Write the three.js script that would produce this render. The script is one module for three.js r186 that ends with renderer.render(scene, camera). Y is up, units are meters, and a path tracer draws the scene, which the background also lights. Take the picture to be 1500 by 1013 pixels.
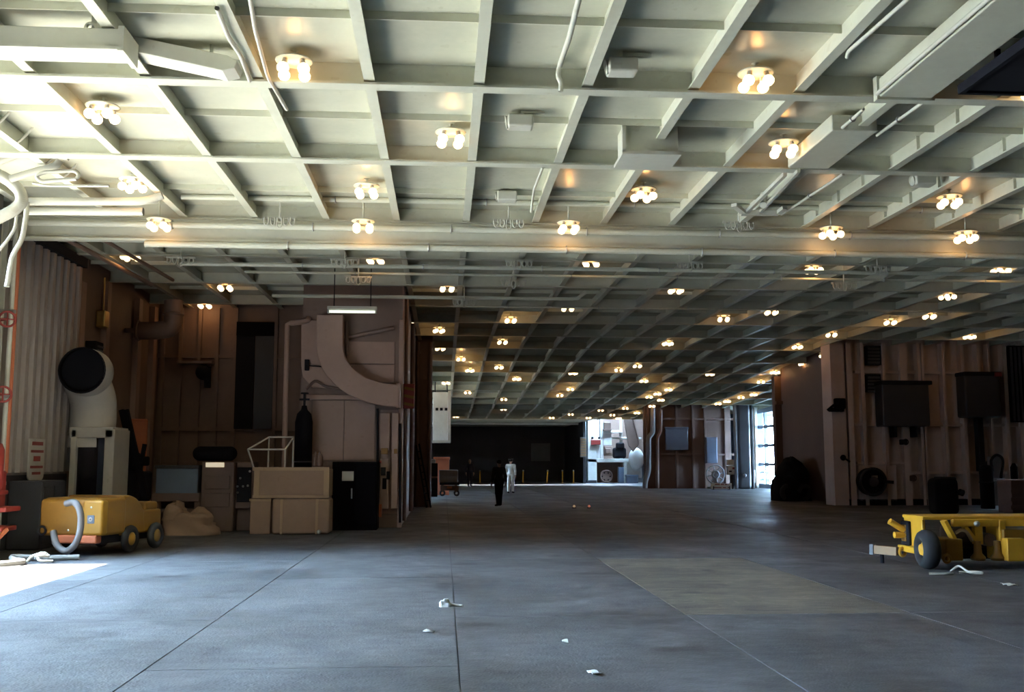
import * as THREE from 'three';
import { mergeGeometries, mergeVertices, toCreasedNormals } from 'three/addons/utils/BufferGeometryUtils.js';
import { RoundedBoxGeometry } from 'three/addons/geometries/RoundedBoxGeometry.js';
import { MarchingCubes } from 'three/addons/objects/MarchingCubes.js';
import { RectAreaLightUniformsLib } from 'three/addons/lights/RectAreaLightUniformsLib.js';

// ---------------------------------------------------------------- camera, sky, sun, exposure
const scene = new THREE.Scene();
RectAreaLightUniformsLib.init();
const EYE = 1.6, FOCAL = 1458;
const camera = new THREE.PerspectiveCamera(2 * Math.atan(506.5 / FOCAL) * 180 / Math.PI, 1500 / 1013, 0.1, 500);
camera.position.set(0, EYE, 0);
camera.rotation.order = 'YXZ';
const PITCH = Math.atan(169.5 / FOCAL), YAW = Math.atan(100 / FOCAL * Math.cos(PITCH));
camera.rotation.set(PITCH, -YAW, 0);
camera.updateMatrixWorld(true);
scene.add(camera);

scene.background = new THREE.Color().setRGB(0.47, 0.72, 1.0);
scene.backgroundIntensity = 165.0;
const sun = new THREE.DirectionalLight(new THREE.Color().setRGB(1, 0.92, 0.74), 275);
sun.position.set(-40, 69, 0); sun.target.position.set(0, 0, 0);
sun.castShadow = true;
sun.shadow.camera.left = sun.shadow.camera.bottom = -70; sun.shadow.camera.right = sun.shadow.camera.top = 70; sun.shadow.camera.far = 200;
sun.shadow.mapSize.set(4096, 4096);
sun.name = 'sun';
scene.add(sun, sun.target);

const renderer = new THREE.WebGLRenderer({ antialias: true });
renderer.toneMapping = THREE.LinearToneMapping;
renderer.toneMappingExposure = 1.0;
renderer.shadowMap.enabled = true;
renderer.shadowMap.type = THREE.PCFSoftShadowMap;

// ---------------------------------------------------------------- helpers
let seed = 20240611;
const rnd = () => { seed = (seed * 1664525 + 1013904223) >>> 0; return seed / 4294967296; };
const rr = (a, b) => a + (b - a) * rnd();
const V = (x, y, d) => new THREE.Vector3(x, y, -d);            // d: distance down the hangar
const _e = new THREE.Euler(PITCH, -YAW, 0, 'YXZ');
const ray = (px, py) => new THREE.Vector3((px - 750) / FOCAL, (506.5 - py) / FOCAL, -1).applyEuler(_e);
const onY = (px, py, h) => { const r = ray(px, py), t = (h - EYE) / r.y; return { x: r.x * t, y: h, d: -r.z * t }; };
const onD = (px, py, d) => { const r = ray(px, py), t = -d / r.z; return { x: r.x * t, y: EYE + r.y * t, d }; };
const onX = (px, py, x) => { const r = ray(px, py), t = x / r.x; return { x, y: EYE + r.y * t, d: -r.z * t }; };
const span = (px0, px1, py0, py1, d) => { const c = (py0 + py1) / 2, a = onD(px0, c, d), b = onD(px1, c, d), m = (px0 + px1) / 2; return { x0: a.x, x1: b.x, y0: Math.max(0, onD(m, py1, d).y), y1: onD(m, py0, d).y, d }; };

function fit(g) { let o = g.index ? g.toNonIndexed() : g; for (const k of Object.keys(o.attributes)) if (!['position', 'normal'].includes(k)) o.deleteAttribute(k); if (!o.attributes.normal) o.computeVertexNormals(); return o; }
function boxUV(g) {
  const p = g.attributes.position, n = g.attributes.normal, uv = new Float32Array(p.count * 2);
  for (let i = 0; i < p.count; i += 3) {
    const ax = Math.abs(n.getX(i) + n.getX(i + 1) + n.getX(i + 2)), ay = Math.abs(n.getY(i) + n.getY(i + 1) + n.getY(i + 2)), az = Math.abs(n.getZ(i) + n.getZ(i + 1) + n.getZ(i + 2));
    for (let j = i; j < i + 3; j++) {
      const x = p.getX(j), y = p.getY(j), z = p.getZ(j);
      if (ay >= ax && ay >= az) { uv[2 * j] = x; uv[2 * j + 1] = z; } else if (ax >= az) { uv[2 * j] = z; uv[2 * j + 1] = y; } else { uv[2 * j] = x; uv[2 * j + 1] = y; }
    }
  }
  g.setAttribute('uv', new THREE.BufferAttribute(uv, 2)); return g;
}
const bx = (x0, x1, y0, y1, d0, d1) => { const g = new THREE.BoxGeometry(Math.abs(x1 - x0), Math.abs(y1 - y0), Math.abs(d1 - d0)); g.translate((x0 + x1) / 2, (y0 + y1) / 2, -(d0 + d1) / 2); return g; };
const rb = (x0, x1, y0, y1, d0, d1, r = 0.02) => { const w = Math.abs(x1 - x0), h = Math.abs(y1 - y0), q = Math.abs(d1 - d0); const g = new RoundedBoxGeometry(w, h, q, 2, Math.min(r, w * .49, h * .49, q * .49)); g.translate((x0 + x1) / 2, (y0 + y1) / 2, -(d0 + d1) / 2); return g; };
function bar(a, b, w, h) {                                       // square bar between two points
  const dir = b.clone().sub(a), L = dir.length(), g = new THREE.BoxGeometry(w, h ?? w, L);
  const m = new THREE.Matrix4().lookAt(a, b, Math.abs(dir.y / L) > .95 ? new THREE.Vector3(0, 0, 1) : new THREE.Vector3(0, 1, 0)); m.setPosition(a.clone().add(b).multiplyScalar(.5));
  return g.applyMatrix4(m);
}
function rod(a, b, r, r2 = r, seg = 12) {
  const dir = b.clone().sub(a), L = dir.length(), g = new THREE.CylinderGeometry(r2, r, L, seg); 
  const q = new THREE.Quaternion().setFromUnitVectors(new THREE.Vector3(0, 1, 0), dir.clone().normalize());
  return g.applyMatrix4(new THREE.Matrix4().compose(a.clone().add(b).multiplyScalar(.5), q, new THREE.Vector3(1, 1, 1)));
}
const hose = (pts, r, n = 8, seg = 10, tension = .5) => new THREE.TubeGeometry(new THREE.CatmullRomCurve3(pts, false, 'catmullrom', tension), pts.length * n, r, seg, false);
function bent(pts, r, R = .12, seg = 10) {                       // pipe with rounded corners and closed ends
  const path = new THREE.CurvePath();
  let prev = pts[0];
  for (let i = 1; i < pts.length; i++) {
    if (i === pts.length - 1) { path.add(new THREE.LineCurve3(prev, pts[i])); break; }
    const p = pts[i], a = pts[i - 1].clone().sub(p), b = pts[i + 1].clone().sub(p), q = Math.min(R, a.length() * .45, b.length() * .45);
    const s = p.clone().add(a.setLength(q)), t = p.clone().add(b.setLength(q));
    path.add(new THREE.LineCurve3(prev, s)); path.add(new THREE.QuadraticBezierCurve3(s, p, t)); prev = t;
  }
  return new THREE.TubeGeometry(path, Math.max(6, pts.length * 10), r, seg, false);
}
const lathe = (prof, seg = 20) => new THREE.LatheGeometry(prof.map(([r, y]) => new THREE.Vector2(r, y)), seg);
const moved = (g, x, y, d, ry = 0, rx = 0, rz = 0) => { if (rx) g.rotateX(rx); if (rz) g.rotateZ(rz); if (ry) g.rotateY(ry); return g.translate(x, y, -d); };

const used = new Map();
const numbered = (n) => { const k = used.get(n) ?? 0; used.set(n, k + 1); return k ? `${n}_${String(k).padStart(3, '0')}` : n; };
function part(name, geos, mat, parent) {
  const list = (Array.isArray(geos) ? geos : [geos]).map(fit);
  const g = boxUV(list.length > 1 ? mergeGeometries(list) : list[0]);
  const m = new THREE.Mesh(g, mat); m.name = name; m.castShadow = m.receiveShadow = true;
  parent.add(m);
  if (parent.userData.base) m.geometry.translate(-parent.userData.base.x, -parent.userData.base.y, -parent.userData.base.z);
  return m;
}
function sub(name, geos, mat, parentMesh) {                     // a piece of a part
  const m = part(name, geos, mat, parentMesh); const root = parentMesh.parent;
  if (root && root.userData.base) m.geometry.translate(-root.userData.base.x, -root.userData.base.y, -root.userData.base.z);
  return m;
}
const groups = [];
function thing(name, label, category, base, group) {           // base: [x, y, d]; the parts are given in world coordinates
  const o = new THREE.Group(); o.name = numbered(name); scene.add(o);
  if (base) { o.position.set(base[0], base[1], -base[2]); }
  o.userData = { label, category }; if (group) o.userData.group = group;
  if (base) { o.userData.base = o.position.clone(); groups.push(o); }
  return o;
}
function solo(name, label, category, geos, mat, group) { const m = part(numbered(name), geos, mat, scene); m.userData = { label, category }; if (group) m.userData.group = group; return m; }
function struct(name, geos, mat, label) { const m = part(numbered(name), geos, mat, scene); m.userData = { kind: 'structure', label, category: name.split('_')[0] }; return m; }
function structGroup(name, label) { const o = new THREE.Group(); o.name = numbered(name); scene.add(o); o.userData = { kind: 'structure', label, category: name.split('_')[0] }; return o; }

// ---------------------------------------------------------------- materials
function noiseTex(size, fn, srgb = true) {
  const data = new Uint8Array(size * size * 4);
  for (let j = 0; j < size; j++) for (let i = 0; i < size; i++) { const c = fn(i / size, j / size), o = (j * size + i) * 4; data[o] = c[0] * 255; data[o + 1] = c[1] * 255; data[o + 2] = c[2] * 255; data[o + 3] = 255; }
  const t = new THREE.DataTexture(data, size, size); t.wrapS = t.wrapT = THREE.RepeatWrapping; t.magFilter = THREE.LinearFilter; t.minFilter = THREE.LinearMipmapLinearFilter; t.generateMipmaps = true;
  if (srgb) t.colorSpace = THREE.SRGBColorSpace; t.needsUpdate = true; return t;
}
const lat = (n, s) => { const a = new Float32Array(n * n); let q = s; for (let i = 0; i < n * n; i++) { q = (q * 1664525 + 1013904223) >>> 0; a[i] = q / 4294967296; } return a; };
function tileNoise(n, s) { const a = lat(n, s); return (u, v) => { const x = u * n, y = v * n, xi = Math.floor(x), yi = Math.floor(y); let fx = x - xi, fy = y - yi; fx = fx * fx * (3 - 2 * fx); fy = fy * fy * (3 - 2 * fy); const g = (p, q) => a[((q % n + n) % n) * n + ((p % n + n) % n)]; return (g(xi, yi) * (1 - fx) + g(xi + 1, yi) * fx) * (1 - fy) + (g(xi, yi + 1) * (1 - fx) + g(xi + 1, yi + 1) * fx) * fy; }; }
const N = [4, 9, 21, 48, 110].map((n, i) => tileNoise(n, 977 + i * 7919));
const fbm = (u, v) => N[0](u, v) * .36 + N[1](u, v) * .26 + N[2](u, v) * .18 + N[3](u, v) * .12 + N[4](u, v) * .08;
const clamp = (v, a = 0, b = 1) => Math.min(b, Math.max(a, v));
// worn paint: mottled, with small chips and stains
const paintTex = noiseTex(512, (u, v) => { const n = fbm(u, v), s = N[3](v, u) * N[2](u, v); const c = clamp((s - .7) * 1.2, 0, .03), k = clamp(.93 + (n - .5) * .14 - c); return [k, k * (1 - c * .3), k * (1 - c * .7)]; });
// deck paint: streaky wear, scuffs and oil spots
const deckTex = noiseTex(1024, (u, v) => { const n = fbm(u, v), streak = N[2](u * 1, v * 3 % 1) * .5 + N[3](u, v * 2 % 1) * .5, spot = N[1](v, u) * N[2](v, u); let k = .72 + (n - .5) * .5 + (streak - .5) * .22; if (spot > .52) k -= (spot - .52) * .7; if (N[4](u, v) > .93) k += .12; k = clamp(k); return [k, k, k]; });
const deckBump = noiseTex(512, (u, v) => { const k = clamp(.5 + (N[4](u, v) - .5) * .6 + (N[3](u, v) - .5) * .4); return [k, k, k]; }, false);
const deckRough = noiseTex(512, (u, v) => { const k = clamp(.62 + (fbm(u, v) - .5) * .5); return [1, k, 0]; }, false);
const rep = (t, s) => { const c = t.clone(); c.repeat.set(s, s); c.needsUpdate = true; return c; };
const paintWide = rep(paintTex, .31), deckWide = rep(deckTex, .17), deckBumpT = rep(deckBump, .7), deckRoughT = rep(deckRough, .23);
const C = (r, g, b) => new THREE.Color().setRGB(r, g, b);
const paint = (r, g, b, rough = .5, o = {}) => new THREE.MeshStandardMaterial({ color: C(r, g, b), map: paintWide, roughness: rough, ...o });
const flat = (r, g, b, rough = .6, metal = 0) => new THREE.MeshStandardMaterial({ color: C(r, g, b), roughness: rough, metalness: metal });
const matt = (r, g, b) => new THREE.MeshPhysicalMaterial({ color: C(r, g, b), roughness: .9, specularIntensity: .25 });
const M = {
  ceiling: paint(.63, .63, .50, .24), beam: paint(.63, .63, .51, .4), white: paint(.62, .61, .52, .45), whiteFresh: paint(.82, .83, .78, .5),
  deck: [0, 1, 2].map((i) => new THREE.MeshStandardMaterial({ color: C(.106 + i * .008, .108 + i * .0075, .116 + i * .007), map: deckWide, bumpMap: deckBumpT, bumpScale: .004, roughnessMap: deckRoughT, roughness: 1 })),
  deckWarm: new THREE.MeshStandardMaterial({ color: C(.185, .152, .112), map: deckWide, bumpMap: deckBumpT, bumpScale: .004, roughness: .8 }),
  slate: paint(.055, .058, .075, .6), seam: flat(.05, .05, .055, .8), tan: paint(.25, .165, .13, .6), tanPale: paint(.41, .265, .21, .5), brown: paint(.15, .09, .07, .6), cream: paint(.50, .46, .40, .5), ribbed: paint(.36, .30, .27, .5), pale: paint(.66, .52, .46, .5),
  navy: matt(.0035, .0035, .006), dark: matt(.016, .016, .02), black: matt(.004, .004, .006), rubber: flat(.016, .016, .018, .75), greyDark: paint(.045, .045, .052, .55),
  grey: paint(.22, .22, .23, .5), blueGrey: paint(.13, .17, .24, .5), steel: flat(.45, .45, .44, .38, .8), yellow: paint(.76, .385, .03, .42), yellowDirtyShade: paint(.27, .125, .012, .5), ochre: paint(.38, .19, .016, .45), pipeGrey: paint(.40, .39, .33, .5), hoseGrey: flat(.09, .085, .085, .6), red: paint(.27, .03, .022, .5),  // the dull yellow is part dirt, part shade painted on the starboard tractor
  orange: paint(.55, .16, .07, .6), cardboard: paint(.30, .19, .125, .8), wood: paint(.40, .26, .15, .75), canvas: paint(.20, .19, .17, .9), skin: flat(.42, .25, .18, .6), brass: flat(.6, .42, .16, .35, .9), rope: flat(.5, .47, .4, .9),
};
// ---------------------------------------------------------------- the hangar shell
const Hc = (d) => d < 37 ? 6.0 : d < 60 ? 6.0 - (d - 37) / 23 * 1.15 : d < 70 ? 4.85 - (d - 60) / 10 * .25 : 4.6;    // underside of the overhead framing
const LIP = .24;                                                // framing depth up to the plating
const LEFT = -8.2, RIGHT = 23;

// deck: steel plates with recessed joints, on a slab
const floor = structGroup('floor', 'worn grey steel hangar deck of long plates');
part('slab', bx(-9.5, RIGHT + .5, -.4, -.012, -13, 86.5), M.seam, floor);
{
  const P0 = .13, W = 2.43, gap = .014;
  for (let i = -4; i < 10; i++) {
    const x0 = P0 + i * W, x1 = x0 + W;
    let cuts = [-13, -1.6 + (i % 2) * 1.5, 4.5, 10.6, 16.7, 22.9, 29, 41.2, 53.4, 65.6, 77.5, 86.4];
    if (i % 2 && i !== 1) cuts = [-13, -4, 2, 8.1, 14.2, 20.3, 26.4, 38.6, 50.8, 63, 77.5, 86.4];
    for (let k = 0; k + 1 < cuts.length; k++) {
      const warm = (i === 1 && cuts[k] === 10.6);
      part('plate', bx(Math.max(x0, -9.4) + gap / 2, Math.min(x1, RIGHT + .4) - gap / 2, -.03, 0, cuts[k] + gap / 2, cuts[k + 1] - gap / 2), warm ? M.deckWarm : M.deck[(i * 7 + k * 5 + 30) % 3], floor);
    }
  }
}
// added quay and tall blocker shaping the daylight, and the water outside to port
struct('bounce_pier', bx(-112, -9.6, -12, -11.2, -110, 150), paint(.78, .72, .60, .9), 'added sunlit concrete quay, out of view, bouncing sun onto the overhead');  // unseen slab added to bounce sunlight up onto the overhead
{
  const o = structGroup('blocker_shed', 'added tall dark block, out of view, hiding the low sky');  // unseen block added to hide the low sky from the starboard deck
  part('walls', bx(-103, -95, -11.2, 27, -110, 150), M.grey, o); part('roof', bx(-104, -94.5, 27, 27.8, -111, 151), M.greyDark, o);
}
struct('sea', bx(-300, 300, -12.2, -12, -250, 350), flat(.03, .05, .06, .2), 'dark water around the ship');

// overhead: plating, transverse girders, fore and aft beams
const ceiling = structGroup('ceiling', 'white painted overhead with girders and beams');
{
  const stops = [-13, 37, 60, 70];
  for (let i = 0; i + 1 < stops.length; i++) {
    const a = stops[i], b = stops[i + 1], s = new THREE.Shape(), e = 1e-4, x0 = LEFT - .5, x1 = RIGHT + .5;
    s.moveTo(a, Hc(a + e) + LIP); s.lineTo(b, Hc(b - e) + LIP); s.lineTo(b, 6.9); s.lineTo(a, 6.9); s.closePath();
    const g = new THREE.ExtrudeGeometry(s, { depth: x1 - x0, bevelEnabled: false }); g.applyMatrix4(new THREE.Matrix4().makeBasis(new THREE.Vector3(0, 0, -1), new THREE.Vector3(0, 1, 0), new THREE.Vector3(1, 0, 0)).setPosition(x0, 0, 0));
    part('plating', g, M.ceiling, ceiling);
  }
  const G = [-11, -7.7, -4.4, -1.1, 2.2, 5.2, 8.1, 11.32, 14.37, 18.06, 21.4, 24.7, 28, 31.3, 34.6];
  for (let d = 38; d < 70; d += 3.3) G.push(d);
  G.push(69.9);
  for (const d of G) {
    const h = Hc(d), w = d < 15 && d > 10 ? .1 : .075, hi = d < 12 && d > 10 ? .02 : 0;
    part('girder', [bx(LEFT, RIGHT, h - hi, h + LIP + .05, d - .012, d + .012), bx(LEFT, RIGHT, h - hi - .025, h - hi, d - w, d + w)], M.beam, ceiling);
    if (d === 18.06) part('header_plate', [bx(LEFT, RIGHT, 5.6, 6.0, d + .02, d + .05), bx(LEFT, RIGHT, 5.56, 5.6, d - .05, d + .12)], M.beam, ceiling);
    if (d < 34) part('stiffener', bx(LEFT, RIGHT, h + LIP - .09, h + LIP + .02, d - 1.4, d - 1.38), M.beam, ceiling);
  }
  for (let n = -6; n < 18; n++) {
    const x = .38 + 1.28 * n; if (x > RIGHT - .3) continue;
    if (n > 4 && n < 13) for (const d of [12.3, 13.4, 15.3, 16.3, 17.3, 19.4, 20.5]) part('web_plate', bx(x - .06, x - .009, 6.03, 6 + LIP, d, d + .016), M.beam, ceiling);
    for (const [a, b] of [[-12.5, 37], [37, 60], [60, 69.8]]) {
      const s = (w, y0, y1) => { const g = new THREE.BoxGeometry(w, 1, b - a, 1, 1, 1), p = g.attributes.position; for (let i = 0; i < p.count; i++) { const d = p.getZ(i) < 0 ? b - 1e-4 : a + 1e-4; p.setXYZ(i, x + p.getX(i), Hc(d) + (p.getY(i) < 0 ? y0 : y1), -d); } g.computeVertexNormals(); return g; };
      part('beam', [s(.018, .03, LIP + .02), s(.125, .008, .03)], M.beam, ceiling);
    }
  }
}
// port side: lintel over the lift opening, then the hull side
struct('lintel', bx(LEFT - .5, LEFT, 5.86, 6.9, -13, 16.4), M.beam, 'white lintel above the port lift opening');
struct('wall_left', [bx(LEFT - .5, LEFT, 0, 6.6, 16.4, 29.2), bx(LEFT - .5, LEFT, 0, 6.6, 29.2, 29.4)], M.tan, 'tan painted hull side bulkhead');
struct('wall_rear', bx(LEFT - .5, RIGHT + .5, 0, 6.6, -13.5, -13), M.greyDark, 'dark bulkhead behind the viewer');
struct('wall_hull_blocker', [bx(-27, LEFT - .5, -11, 14, 16.4, 16.9), bx(LEFT - .5, -7.36, 0, 6.6, 16.4, 16.75)], M.greyDark, 'added outer hull wall and widened jamb cutting off daylight at the port opening');  // unseen outer wall and widened jamb, added to cut off oblique daylight
struct('hull_side', [bx(-9.5, -9.2, -11, -.4, -13, 45)], M.greyDark, 'ship side below the port opening');
struct('wall_port_blocker', [bx(LEFT - .5, LEFT, 0, 5.9, -13, 6.5), bx(-27, LEFT - .5, -11, 14, 6, 6.5)], M.greyDark, 'port bulkhead and added outer wall narrowing the daylight of the lift opening');  // unseen outer wall added to block oblique sky through the opening
struct('wall_right', bx(RIGHT, RIGHT + .5, 0, 6.6, -13, 36.5), M.greyDark, 'starboard hull side');
struct('wall_alcove', bx(LEFT, -3.5, 0, 6.5, 29, 29.4), M.tan, 'dim back wall of the port alcove');
struct('wall_port_far', [bx(-5.4, -5, 0, 6.5, 29.4, 47.6), bx(-5.4, -5, 0, 6.5, 49.5, 86.4), bx(-5.4, -5, 4.6, 6.5, 47.6, 49.5), bx(-5.4, -5, 0, 1.5, 47.6, 49.5), bx(-9, -5.4, 5.4, 5.6, 46, 50.5)], M.brown, 'brown bulkhead beyond the uptake trunk, with an added unseen opening and awning');  // hidden opening and awning added to let only skylight onto the hanging panel
struct('wall_trunk', bx(-5, -.44, 0, 6.3, 36.2, 36.7), M.brown, 'brown bulkhead beside the uptake trunk');
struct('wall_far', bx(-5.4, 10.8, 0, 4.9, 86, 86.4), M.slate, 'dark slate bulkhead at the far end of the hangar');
struct('ceiling_recess', bx(-5.4, 10.6, 4.6, 4.9, 70.3, 86.4), M.beam, 'low overhead added to keep the far recess unlit');  // closed overhead added so the far bulkhead stays dark
struct('wall_recess_side', bx(10.42, 10.6, 0, 9.6, 74.5, 86.4), M.slate, 'slate bulkhead added to keep shaft light of the white bay out of the far recess');  // side wall added to block shaft light from the recess
struct('wall_far_bay_rear', bx(10.6, 19, 0, 9.6, 77.2, 77.6), M.grey, 'grey bulkhead behind the white bay');
struct('trim_1', bx(-5, 10.4, 4.44, 4.6, 76.9, 77), M.whiteFresh, 'white beam across the overhead before the dark far bulkhead');
struct('wall_shaft', [bx(10.6, 19, 4.6, 12, 70, 70.3), bx(17.2, 17.6, 4.6, 12, 70, 77.6), bx(10.6, 11, 4.9, 60, 70, 77.6), bx(11, 17.2, 9.2, 9.6, 70.3, 72.6), bx(15.0, 17.2, 9.2, 9.6, 72.6, 77.2), bx(8.6, 19, 9.6, 12, 77.2, 77.6)], M.slate, 'lift shaft above the far bay, with an added cover and tall side limiting its daylight');  // cover pieces and very tall side added to limit the daylight coming down
// starboard: the lighter bulkhead, the return behind it, the far bulkhead and the side opening
struct('wall_right_bulkhead', bx(14.95, RIGHT, 0, 6.5, 36.6, 37), M.pale, 'pale ribbed bulkhead on the starboard side');
struct('wall_right_return', [bx(15.4, 15.8, 0, 6.3, 37, 45), bx(15.8, 20, 0, 6, 44.6, 45)], M.brown, 'dark brown bulkhead behind the pale one');
struct('wall_right_far', bx(12.15, 17.4, 0, 6, 60, 60.4), M.brown, 'brown bulkhead with lockers at the far starboard side');
struct('wall_right_end', bx(17.2, 17.6, 0, 6, 60.4, 77.6), M.brown, 'side of the far starboard recess');
struct('wall_right_opening', [bx(19.6, 20, 0, .25, 57, 61.5), bx(19.6, 20, 4.6, 6.5, 45, 66), bx(19.6, 20, 0, 6.5, 45, 57), bx(19.6, 20, 0, 6.5, 61.5, 66), bx(17.6, 20, 0, 6.5, 65.5, 66), bx(20, 33, 5.2, 5.7, 45, 76)], M.blueGrey, 'hull side and added unseen overhang around the starboard opening');  // unseen overhang added to block the high sky
// ---------------------------------------------------------------- helpers for things seen square on
const pb = (px0, px1, py0, py1, d, depth, r = .015, toFloor = false) => { const s = span(px0, px1, py0, py1, d); return rb(s.x0, s.x1, toFloor ? 0 : s.y0, s.y1, d, d + depth, r); };
const pt = (px, py, d) => { const p = onD(px, py, d); return V(p.x, Math.max(p.y, .01), d); };
const ring = (r, t, seg = 28) => new THREE.TorusGeometry(r, t, 8, seg);
function lump(w, h, q, amp, sd) { const g = new THREE.SphereGeometry(1, 26, 18), p = g.attributes.position; for (let i = 0; i < p.count; i++) { const x = p.getX(i), y = p.getY(i), z = p.getZ(i), a = Math.atan2(z, x) / 6.2832 + .5; const n = 1 + amp * (N[1](a, y * .5 + sd) - .5) * 2 + amp * .6 * (N[2](a, y * .4 + sd) - .5); p.setXYZ(i, Math.sign(x) * Math.abs(x) ** .7 * w * n, Math.max(0, (Math.sign(y) * Math.abs(y) ** .8) * h * n), Math.sign(z) * Math.abs(z) ** .7 * q * n); } g.computeVertexNormals(); return g; }

// ---------------------------------------------------------------- port side by the opening
{
  const t = structGroup('wall_port_panel', 'pale corrugated steel panel on the port bulkhead');
  part('sheet', bx(LEFT, -8.02, 1.35, 5.9, 18.4, 21.9), M.ribbed, t);
  for (let d = 18.5; d < 21.8; d += .36) { const s = new THREE.Shape(); s.moveTo(-.12, 0); s.lineTo(-.07, .13); s.lineTo(.07, .13); s.lineTo(.12, 0); const g = new THREE.ExtrudeGeometry(s, { depth: 4.4, bevelEnabled: false }); g.rotateX(-Math.PI / 2); g.rotateY(-Math.PI / 2); part('rib', moved(g, -8.02, 1.4, d + .14), M.ribbed, t); }
  part('base_panel', bx(LEFT, -7.98, 0, 1.35, 18.4, 21.9), M.greyDark, t);
  part('top_channel', bx(LEFT, -7.8, 5.8, 6.0, 18.2, 22), M.dark, t);
}
{
  const t = thing('pipe_column', 'white steel post with clamped pipes beside the port opening', 'column', [-7.86, 0, 17.75]);
  part('post', [bx(-8.2, -7.74, 0, 6, 17.62, 17.66), bx(-8.2, -7.74, 0, 6, 17.86, 17.9), bx(-8.0, -7.96, 0, 6, 17.66, 17.86)], M.white, t);
  part('riser', rod(V(-7.62, 0, 17.9), V(-7.62, 5.8, 17.9), .04), M.white, t);
  part('riser', rod(V(-7.7, 1.4, 18.2), V(-7.7, 5.5, 18.2), .055), M.orange, t);
  for (const y of [1.2, 2.7, 4.2]) part('clamp', bx(-7.85, -7.56, y, y + .06, 17.84, 17.97), M.steel, t);
  for (const [y, r] of [[4.05, .13], [2.75, .13]]) { const v = part('valve_wheel', moved(ring(r, .02), -7.55, y, 17.6, .5), M.red, t); sub('valve_spoke', [rod(V(-7.55 - r * .8, y, 17.55), V(-7.55 + r * .8, y, 17.65), .012), rod(V(-7.55, y - r, 17.6), V(-7.55, y + r, 17.6), .012), rod(V(-7.75, y, 17.75), V(-7.55, y, 17.6), .025)], M.red, v); }
}
{ // red fire cart
  const t = thing('fire_cart', 'red wheeled fire cart standing against the post at the port opening', 'cart', [-8.15, 0, 18.1]);
  part('body', [rb(-8.9 + .75, -7.75, .75, 1.45, 17.2, 17.58, .04), rb(-8.1, -7.72, 1.05, 1.12, 17.1, 17.6, .02)], M.red, t);
  part('shelf', [rb(-8.15, -7.5, .78, .86, 17.0, 17.6, .02), rb(-8.15, -7.55, .46, .54, 17.0, 17.6, .02)], M.red, t);
  part('tank', moved(lathe([[0, -.42], [.15, -.4], [.19, -.3], [.19, .3], [.15, .4], [.05, .44], [.04, .52], [0, .52]]), -7.9, 1.5, 17.3), M.red, t);
  part('wheel', moved(new THREE.TorusGeometry(.16, .055, 10, 22), -8.0, .215, 17.05), M.rubber, t);
  part('wheel', moved(new THREE.TorusGeometry(.16, .055, 10, 22), -8.0, .215, 17.5), M.rubber, t);
  part('axle', rod(V(-8, .215, 17.0), V(-8, .215, 17.55), .03), M.steel, t);
  part('tow_handle', [bar(V(-7.5, .5, 17.1), V(-7.75, .03, 16.6), .05), bar(V(-7.75, .05, 16.6), V(-8.0, .05, 16.6), .05)], M.orange, t);
  t.position.x += .36;
}
solo('equipment_locker', 'dark steel locker against the base of the corrugated panel', 'locker', [rb(-7.95, -7.35, 0, 1.25, 19.0, 20.1, .03), rb(-7.4, -7.33, .1, 1.15, 19.05, 19.5, .01), rb(-7.4, -7.33, .1, 1.15, 19.55, 20.05, .01), rod(V(-7.31, .6, 19.45), V(-7.31, .75, 19.45), .015)], M.greyDark);
{
  const t = thing('notice_board', 'white rounded notice plate with red lines on the corrugated panel', 'notice', [-7.84, 1.5, 19.95]);
  const s = new THREE.Shape(); s.moveTo(-.36, .42); s.lineTo(.36, .42); s.lineTo(.36, -.3); s.quadraticCurveTo(.3, -.42, 0, -.42); s.quadraticCurveTo(-.3, -.42, -.36, -.3); s.closePath();
  const g = new THREE.ExtrudeGeometry(s, { depth: .03, bevelEnabled: false }); part('plate', moved(g, -7.88, 1.62, 19.95, Math.PI / 2), M.cream, t);
  for (const [y, w, h] of [[1.95, .26, .07], [1.8, .3, .05], [1.66, .16, .1], [1.5, .3, .05], [1.38, .2, .05]]) part('marking', bx(-7.852, -7.846, y - h / 2, y + h / 2, 19.95 - w, 19.95 + w), M.red, t);
}
// hoses on the deck at the edge of the sunlight
solo('fire_hose', 'grey canvas hose looped on the deck at the edge of the sunlight', 'hose', hose([V(-7.15, .05, 16.6), V(-7.1, .05, 16.2), V(-6.85, .05, 15.95), V(-6.55, .05, 16.3), V(-6.85, .05, 16.7), V(-6.9, .08, 16.85), V(-6.5, .05, 16.95), V(-6.2, .05, 17.0), V(-5.95, .05, 17.05)], .045, 10), M.canvas);
solo('rope_end', 'knotted pale rope end lying on the canvas hose', 'rope', [hose([V(-6.5, .06, 16.7), V(-6.42, .12, 16.55), V(-6.3, .1, 16.7), V(-6.45, .15, 16.75), V(-6.38, .06, 16.5), V(-6.2, .03, 16.6)], .02, 8, 6), hose([V(-6.42, .1, 16.62), V(-6.3, .16, 16.6), V(-6.5, .12, 16.6), V(-6.55, .03, 16.45)], .02, 8, 6)], M.rope);

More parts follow.
